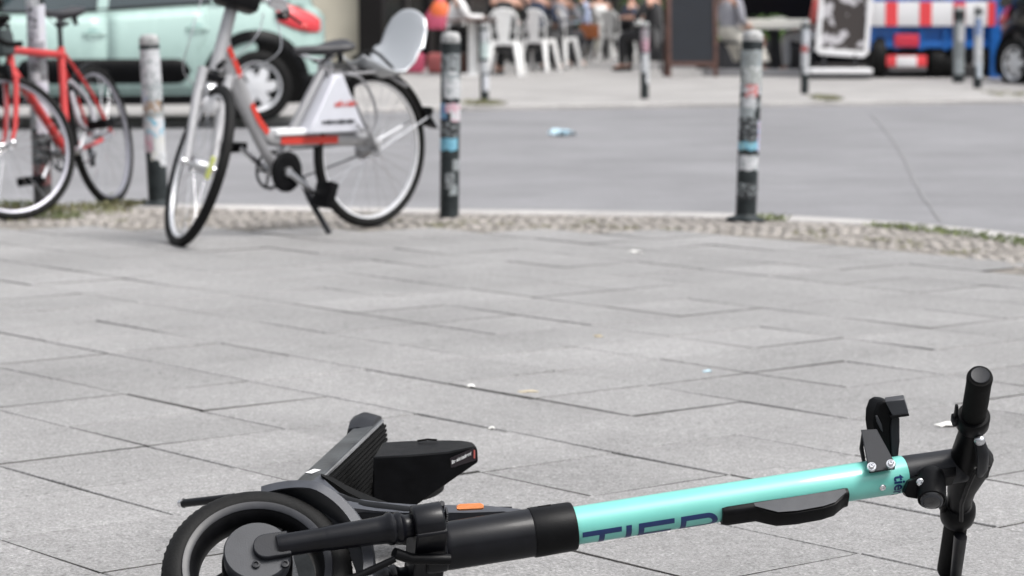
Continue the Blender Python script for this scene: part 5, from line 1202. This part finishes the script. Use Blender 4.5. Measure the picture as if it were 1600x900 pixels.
# dark planters and a low platform
def planter(label, loc, w, h, d, leafy):
    t = thing('planter', label, 'planter', loc, 0, 'dark planters'); g = MB(); g.box((0, 0, h / 2), (w, d, h), taper=1.04, bev=.02); g.box((0, 0, h - .03), (w * 1.06, d * 1.06, .05), bev=.01); g.build('tub', m_dark, t)
    if leafy:
        g = MB(); rr = random.Random(int(w * 100))
        for _ in range(420):
            a, b, c = rr.uniform(-.5, .5) * w, rr.uniform(-.5, .5) * d, h + rr.random() ** 1.3 * leafy; q = rr.random() * 6.3; s_ = .03
            g.quad([(a, b, c), (a + s_ * math.cos(q), b + s_ * math.sin(q), c + .01), (a + s_ * 1.6 * math.cos(q + .4), b + s_ * 1.6 * math.sin(q + .4), c + .035), (a + s_ * .7 * math.cos(q + .9), b + s_ * .7 * math.sin(q + .9), c + .04)])
        g.build('foliage', m_leafg, t, smooth=False, merge=False)
    return t
m_leafg = mat('planter leaves', (.05, .12, .02), .6, col2=(.13, .24, .05), vscale=7, var=.3)
planter('low wide dark planter with leaves behind the person in the pale skirt', gd(1165, 38.2), 1.1, .42, .4, .35)
planter('low dark planter left of the poster stand', gd(1235, 37.0), .62, .36, .34, 0)
planter('tall dark planter between poster stand and blue trailer', gd(1378, 35.6), .30, .62, .34, 0)
planter('dark planter with green shrub behind the overlapping white chairs', gd(852, 44), 1.2, .6, .4, .55)
planter('dark planter with green shrub behind the close pair of chairs', gd(962, 57), 1.6, .7, .5, .5)
planter('dark planter with green shrub behind the chalkboard', gd(1052, 46), 1.2, .5, .5, .7)
# blue trailer with striped board, lamps and plate
p = gd(1460, 34.2); t = thing('blue_trailer', 'blue site trailer with red and white striped board and number plate', 'trailer', p, 0)
sx = 34.2 / 4150
def tx(u): return (u - 1460) * sx
g = MB(); g.box((0, 1.2, 1.15), (tx(1562) - tx(1352), 2.4, 1.55), bev=.03); g.build('box_body', m_blue, t)
g = MB()
for u_ in (1362, 1400, 1438, 1476, 1556): g.box((tx(u_), -.03, 1.0), (.07, .06, 1.3), bev=.008)
g.box((tx(1460), -.03, .42), (1.6, .05, .09), bev=.008); g.build('ribs', m_blue, t)
g = MB(); g.box((tx(1553), -.06, .62), (.14, .10, 1.28), bev=.01); g.build('corner_post', m_blue, t)
g = MB(); g.box((tx(1452), -.10, .81), (tx(1548) - tx(1356), .03, .31), bev=.004); bd = g.build('warning_board', m_wht, t)
for u_ in (1390, 1443, 1495, 1545):
    g = MB(); g.box((tx(u_), -.118, .81), (.155 if u_ < 1540 else .10, .006, .305)); g.build('red_stripe', m_red, bd)
g = MB(); g.box((tx(1415), -.07, .47), (.32, .05, .17), bev=.03); g.build('red_lamp', mat('red lamp cluster', (.55, .03, .06), .3, coat=.4), t)
g = MB(); g.box((tx(1415), -.07, .21), (.52, .04, .14), bev=.01); pl_ = g.build('lamp_bar', m_red, t)
g = MB(); g.box((tx(1415), -.094, .205), (.26, .012, .13), bev=.004); g.build('number_plate', m_wht, pl_)
g = MB(); g.box((tx(1418), -.02, .12), (.46, .06, .07)); g.build('bumper', m_sgrey, t)
for u_, r_ in ((1372, .27), (1465, .20), (1487, .16), (1548, .22)):
    g = MB(M.Translation((tx(u_), .12, r_)) @ M.Rotation(R(90), 4, 'Y')); g.lathe([(0, -.08), (r_ * .6, -.09), (r_ * .93, -.09), (r_, -.06), (r_, .06), (r_ * .93, .09), (r_ * .6, .09), (0, .08)], seg=32); g.build('wheel', m_tyre, t)
g = MB(); g.box((tx(1460), .6, .32), (1.5, .9, .2)); g.build('chassis', m_dark, t)
# low stone edging beside the trailer
t = thing('edging_strip', 'low dark grey edging strip running along the foot of the terrace', 'edging', gd(1330, 34.9)); g = MB(); g.box((0, 0, .045), (3.9, .14, .09), bev=.01); g.build('stone', m_sgrey, t)
# buildings
def building(label, A, B, H_, D_, wall, bays, plinth=.0, sill_z=.45, head_z=2.7, base=None, name='building'):
    A = V(A); B = V(B); L = (B - A).length; a = math.atan2(B.y - A.y, B.x - A.x)
    t = thing(name, label, 'building', (A.x, A.y, .0), a)
    # wall split round the openings; bays = (x0, x1, z0, z1)
    def wallbox(x0, x1, z0, z1, nm='wall', m=wall, par=t, y=0, d=.35): 
        g = MB(); g.box(((x0 + x1) / 2, y + d / 2, (z0 + z1) / 2), (x1 - x0, d, z1 - z0)); return g.build(nm, m, par, smooth=False)
    x = 0; g = MB()
    def gb(x0, x1, z0, z1):
        if x1 - x0 > .001 and z1 - z0 > .001: g.box(((x0 + x1) / 2, .175, (z0 + z1) / 2), (x1 - x0, .35, z1 - z0))
    for (x0, x1, z0, z1) in bays:
        gb(x, x0, 0, head_z + .6); gb(x0, x1, 0, z0); gb(x0, x1, z1, head_z + .6); x = x1
    gb(x, L, 0, head_z + .6); gb(0, L, head_z + .6, H_)
    g.build('wall', wall, t, smooth=False)
    for (x0, x1, z0, z1) in bays:
        f = MB(); w = .07
        f.box((x0 + w / 2, .12, (z0 + z1) / 2), (w, .1, z1 - z0)); f.box((x1 - w / 2, .12, (z0 + z1) / 2), (w, .1, z1 - z0)); f.box(((x0 + x1) / 2, .12, z1 - w / 2), (x1 - x0 - 2 * w, .1, w)); f.box(((x0 + x1) / 2, .12, z0 + w / 2), (x1 - x0 - 2 * w, .1, w))
        nn = max(1, int((x1 - x0) / 1.5))
        for k in range(1, nn): f.box((x0 + (x1 - x0) * k / nn, .12, (z0 + z1) / 2), (w * .8, .08, z1 - z0 - 2 * w))
        fr_o = f.build('window', m_frame, t, smooth=False)
        g = MB(); g.box(((x0 + x1) / 2, .14, (z0 + z1) / 2), (x1 - x0 - 2 * w, .02, z1 - z0 - 2 * w)); g.build('pane', m_win, fr_o, smooth=False)
    k = 0; z = head_z + 1.3
    while z + 1.8 < H_:
        xx_ = .9
        while xx_ + 1.2 < L:
            f = MB(); f.box((xx_ + .55, -.01, z + .85), (1.2, .06, 1.8)); fo_ = f.build('window', m_wht, t, smooth=False)
            g = MB(); g.box((xx_ + .55, -.045, z + .85), (1.0, .02, 1.6)); g.build('pane', m_win, fo_, smooth=False); xx_ += 2.4
        z += 3.1
    g = MB(); g.box((L / 2, .1, H_ + .1), (L + .3, .7, .25), bev=.05); g.build('cornice', wall, t)
    if base: g = MB(); g.box((L / 2, -.03, .12), (L, .06, .24)); g.build('plinth', base, t)
    return t
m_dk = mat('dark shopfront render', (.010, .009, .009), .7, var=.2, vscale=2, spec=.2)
m_grw = mat('grey rendered wall', (.24, .22, .20), .85, var=.1, vscale=2)
building('cream rendered building behind the mint car', (-14, 38.3, 0), (-1.87, 38.3, 0), 10, .3, m_cream, [(2, 4.4, .7, 2.6), (6, 8.4, .7, 2.6)], base=m_plinth)
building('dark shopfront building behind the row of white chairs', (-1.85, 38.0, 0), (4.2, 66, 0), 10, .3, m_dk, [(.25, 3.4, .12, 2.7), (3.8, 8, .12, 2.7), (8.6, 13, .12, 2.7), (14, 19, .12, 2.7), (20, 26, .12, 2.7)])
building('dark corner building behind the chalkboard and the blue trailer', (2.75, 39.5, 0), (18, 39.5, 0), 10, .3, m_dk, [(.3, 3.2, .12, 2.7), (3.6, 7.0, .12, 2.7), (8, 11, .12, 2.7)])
building('grey building closing the far end of the cafe street', (-2, 72, 0), (16, 72, 0), 11, .3, m_grw, [(2, 5, .4, 2.7), (8, 12, .4, 2.7)])
# display in the left shop window
mp = mat('pink paper', (.45, .07, .13), .6, var=.2); mo = mat('orange paper', (.62, .12, .03), .6)
t = thing('display_dress', 'pink dress with orange bodice displayed on a stand in front of the dark shop window', 'dress', gd(688, 36.8))
g = MB(); g.loft([[(r_ * math.cos(R(a)), r_ * .6 * math.sin(R(a)), z) for a in range(0, 360, 20)] for z, r_ in ((.60, .235), (.66, .24), (.80, .20), (.92, .12), (1.0, .06), (1.14, .05))], closed=True); dr = g.build('skirt', mp, t, ang=70)
g = MB(); g.loft([[(r_ * math.cos(R(a)), -.02 + r_ * .62 * math.sin(R(a)), z) for a in range(0, 360, 20)] for z, r_ in ((.70, .16), (.80, .17), (.90, .13), (.98, .08))], closed=True, cap=True); g.build('bodice', mo, t, ang=70)
g = MB(); g.tube([(0, 0, .62), (0, 0, .02)], .015, seg=8); g.lathe([(0, .02), (.16, .015), (.16, 0), (0, 0)], seg=20); g.build('stand', m_dark, t)
for i, (u_, c_, w_, lb) in enumerate(((645, mp, .34, 'pink cushion in the row on the ground, left of the display dress'), (682, mat('salmon cloth', (.30, .08, .08), .8, var=.2), .26, 'salmon cushion on the ground right under the display dress'), (622, mat('maroon cloth', (.22, .02, .03), .8), .22, 'maroon cushion on the ground, leftmost of the row'))):
    t = thing('cushion', lb, 'cushion', gd(u_, 36.6), 0, 'cushions below the shop window'); g = MB(); g.box((0, 0, .14), (w_, .2, .27), bev=.07); g.build('cover', c_, t)
t = thing('wooden_crate', 'small brown crate on the ground beside the white table pedestal', 'crate', gd(724, 36.3)); g = MB(); g.box((0, 0, .13), (.22, .24, .26), bev=.01); g.build('box', m_wood, t)
